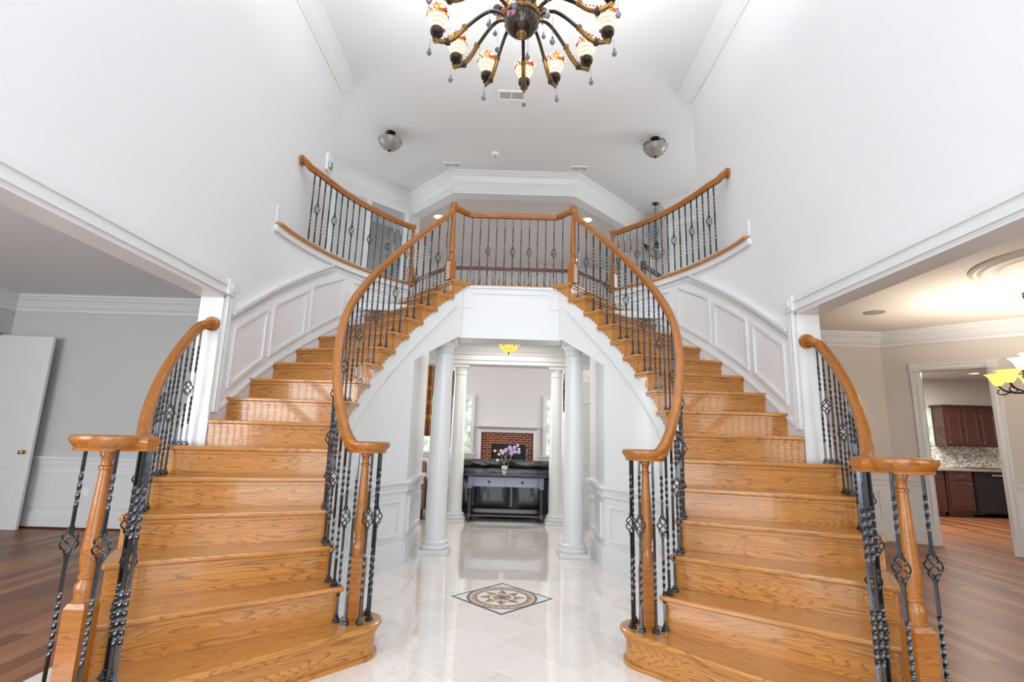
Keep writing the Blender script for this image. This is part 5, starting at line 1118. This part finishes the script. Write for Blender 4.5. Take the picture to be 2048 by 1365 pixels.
mb = MB(); mb.lathe([(.12, .036), (.09, .06), (.05, .1), (.045, .16), (.08, .2), (.09, .25), (.05, .32), (.06, .45), (.08, .5), (.03, .56), (.03, .62), (.05, .7), (.02, .78), (.012, .8), (.012, 1.5), (.07, 1.53), (.075, 1.575)], n=24); mb.build('stem', M['bronze'], root, smooth=True)
def rose(parent, p, r, mat):
    d = Vector(p).normalized(); mb = MB(); u = d.cross(Vector((0, 0, 1))).normalized(); v_ = d.cross(u)
    for k in range(6):
        a = 2*pi*k/6; c_ = Vector(p)+(u*cos(a)+v_*sin(a))*r*(.6 if k else 0); m = 8
        mb.add([tuple(c_+d*.008)]+[tuple(c_+(u*cos(2*pi*j/m)+v_*sin(2*pi*j/m))*r*.5) for j in range(m)], [(0, 1+j, 1+(j+1) % m) for j in range(m)])
    return mb.build('painted_rose', mat, parent)
def onball(az, el): return (.123*cos(el)*cos(az), .123*cos(el)*sin(az), .127*sin(el)*1.0)
for az, el, mt in ((-2.5, -.12, 'pink'), (-2.15, -.25, 'pink'), (-2.9, -.2, 'gr'), (-2.35, -.38, 'gr'), (-1.8, -.1, 'gr'), (-.4, -.2, 'gr'), (-.15, -.35, 'gr'), (.3, -.3, 'pink'), (2.9, -.3, 'pink'), (2.5, -.45, 'gr'), (-2.7, -.42, 'gr')): rose(root, onball(az, el), .022 if mt == 'pink' else .014, M[mt])
LAMPS = [(RA_, dz_, ang_) for ang_ in (-79, -53, -25.5, 3.4, 27, 55, 83, 112, 142, 172, -158, -118) for RA_, dz_ in ((.64, 0),)]+[(.40, .42, ang_) for ang_ in (-28, 24, 78, 130, 180, -110)]
for RA, DZ, ang in LAMPS:
    a = pi/2-radians(ang); dr = RA-.64; ca, sa = cos(a), sin(a)
    def W_(r, z, t=0): rr_ = r+dr*max(0, min(1, (r-.1)/.34)); return (rr_*ca, rr_*sa, z+DZ)
    mb = MB(); mb.tube(smoothpath([W_(.09, .03), W_(.20, .115), W_(.29, .10), W_(.44, -.02)], 2), .0135, 8); arm = mb.build('arm', M['bronze'], root, smooth=True)
    mb = MB(); mb.tube(smoothpath([W_(.42, .0), W_(.47, -.06), W_(.54, -.105), W_(.60, -.10), W_(.65, -.07)], 2), .017, 8)
    mb.lathe([(.001, -.024), (.022, -.012), (.022, .012), (.001, .024)], c=W_(.425, .0), n=10); mb.tube([W_(.64+.022*cos(t), -.075+.022*sin(t)) for t in [q*.6 for q in range(11)]], .010, 6)
    for q in range(6): r_ = .45+.025*q; mb.lathe([(.001, -.008), (.009, 0), (.001, .008)], c=W_(r_, -.015-.085*sin((r_-.42)/.22*pi/2)+.02), n=6)
    mb.build('gilt_scroll', M['gold'], arm, smooth=True)
    mb = MB(); mb.lathe([(.001, -.02), (.02, -.018), (.023, 0), (.02, .018), (.001, .02)], c=W_(.55, -.105), n=10); mb.build('collar', M['bronze'], arm, smooth=True)
    mb = MB(); mb.lathe([(.014, -.07), (.03, -.066), (.024, -.05), (.018, -.04), (.045, -.028), (.052, -.005), (.048, .012), (.036, .02), (.001, .02)], c=(0, 0, 0), n=20); cup = mb.build('cup', M['bronze'], arm, smooth=True, loc=W_(.64, .0))
    mb = MB(); mb.lathe([(.001, -.004), (.02, -.002), (.02, .004), (.001, .006)], c=(0, 0, 0), n=8); mb.build('painted_rose', M['pink'], cup, loc=(-.05*sa*0-.046*ca, -.046*sa, -.004))
    mb = MB(); mb.lathe([(.034, 0), (.05, .03), (.072, .075), (.088, .115), (.092, .135), (.082, .155), (.076, .153), (.084, .133), (.066, .075), (.03, .005)], n=32)
    so = mb.build('shade', M['tif'], arm, smooth=True, loc=W_(.64, .018))
    pl_ = bpy.data.lights.new('bulb', 'POINT'); pl_.energy = BULB; pl_.color = (.97, .985, 1); pl_.shadow_soft_size = .03; po_ = bpy.data.objects.new('bulb', pl_); C.objects.link(po_); po_.parent = so; po_.location = (0, 0, .12)
    mb = MB(); mb.tube([W_(.685, -.06), W_(.69, -.13)], .0015, 4); mb.lathe([(.001, 0), (.006, -.008), (.018, -.04), (.02, -.052), (.012, -.068), (.001, -.075)], c=W_(.69, -.13), n=8); mb.build('crystal_drop', M['crystal'], arm)
for k in range(6):
    a = 2*pi*k/6+.3; mb = MB(); mb.tube([(.24*cos(a), .24*sin(a), .1), (.24*cos(a), .24*sin(a), -.06)], .0015, 4); mb.lathe([(.001, 0), (.006, -.008), (.018, -.04), (.02, -.052), (.012, -.068), (.001, -.075)], c=(.24*cos(a), .24*sin(a), -.06), n=8); mb.build('crystal_drop', M['crystal'], root)
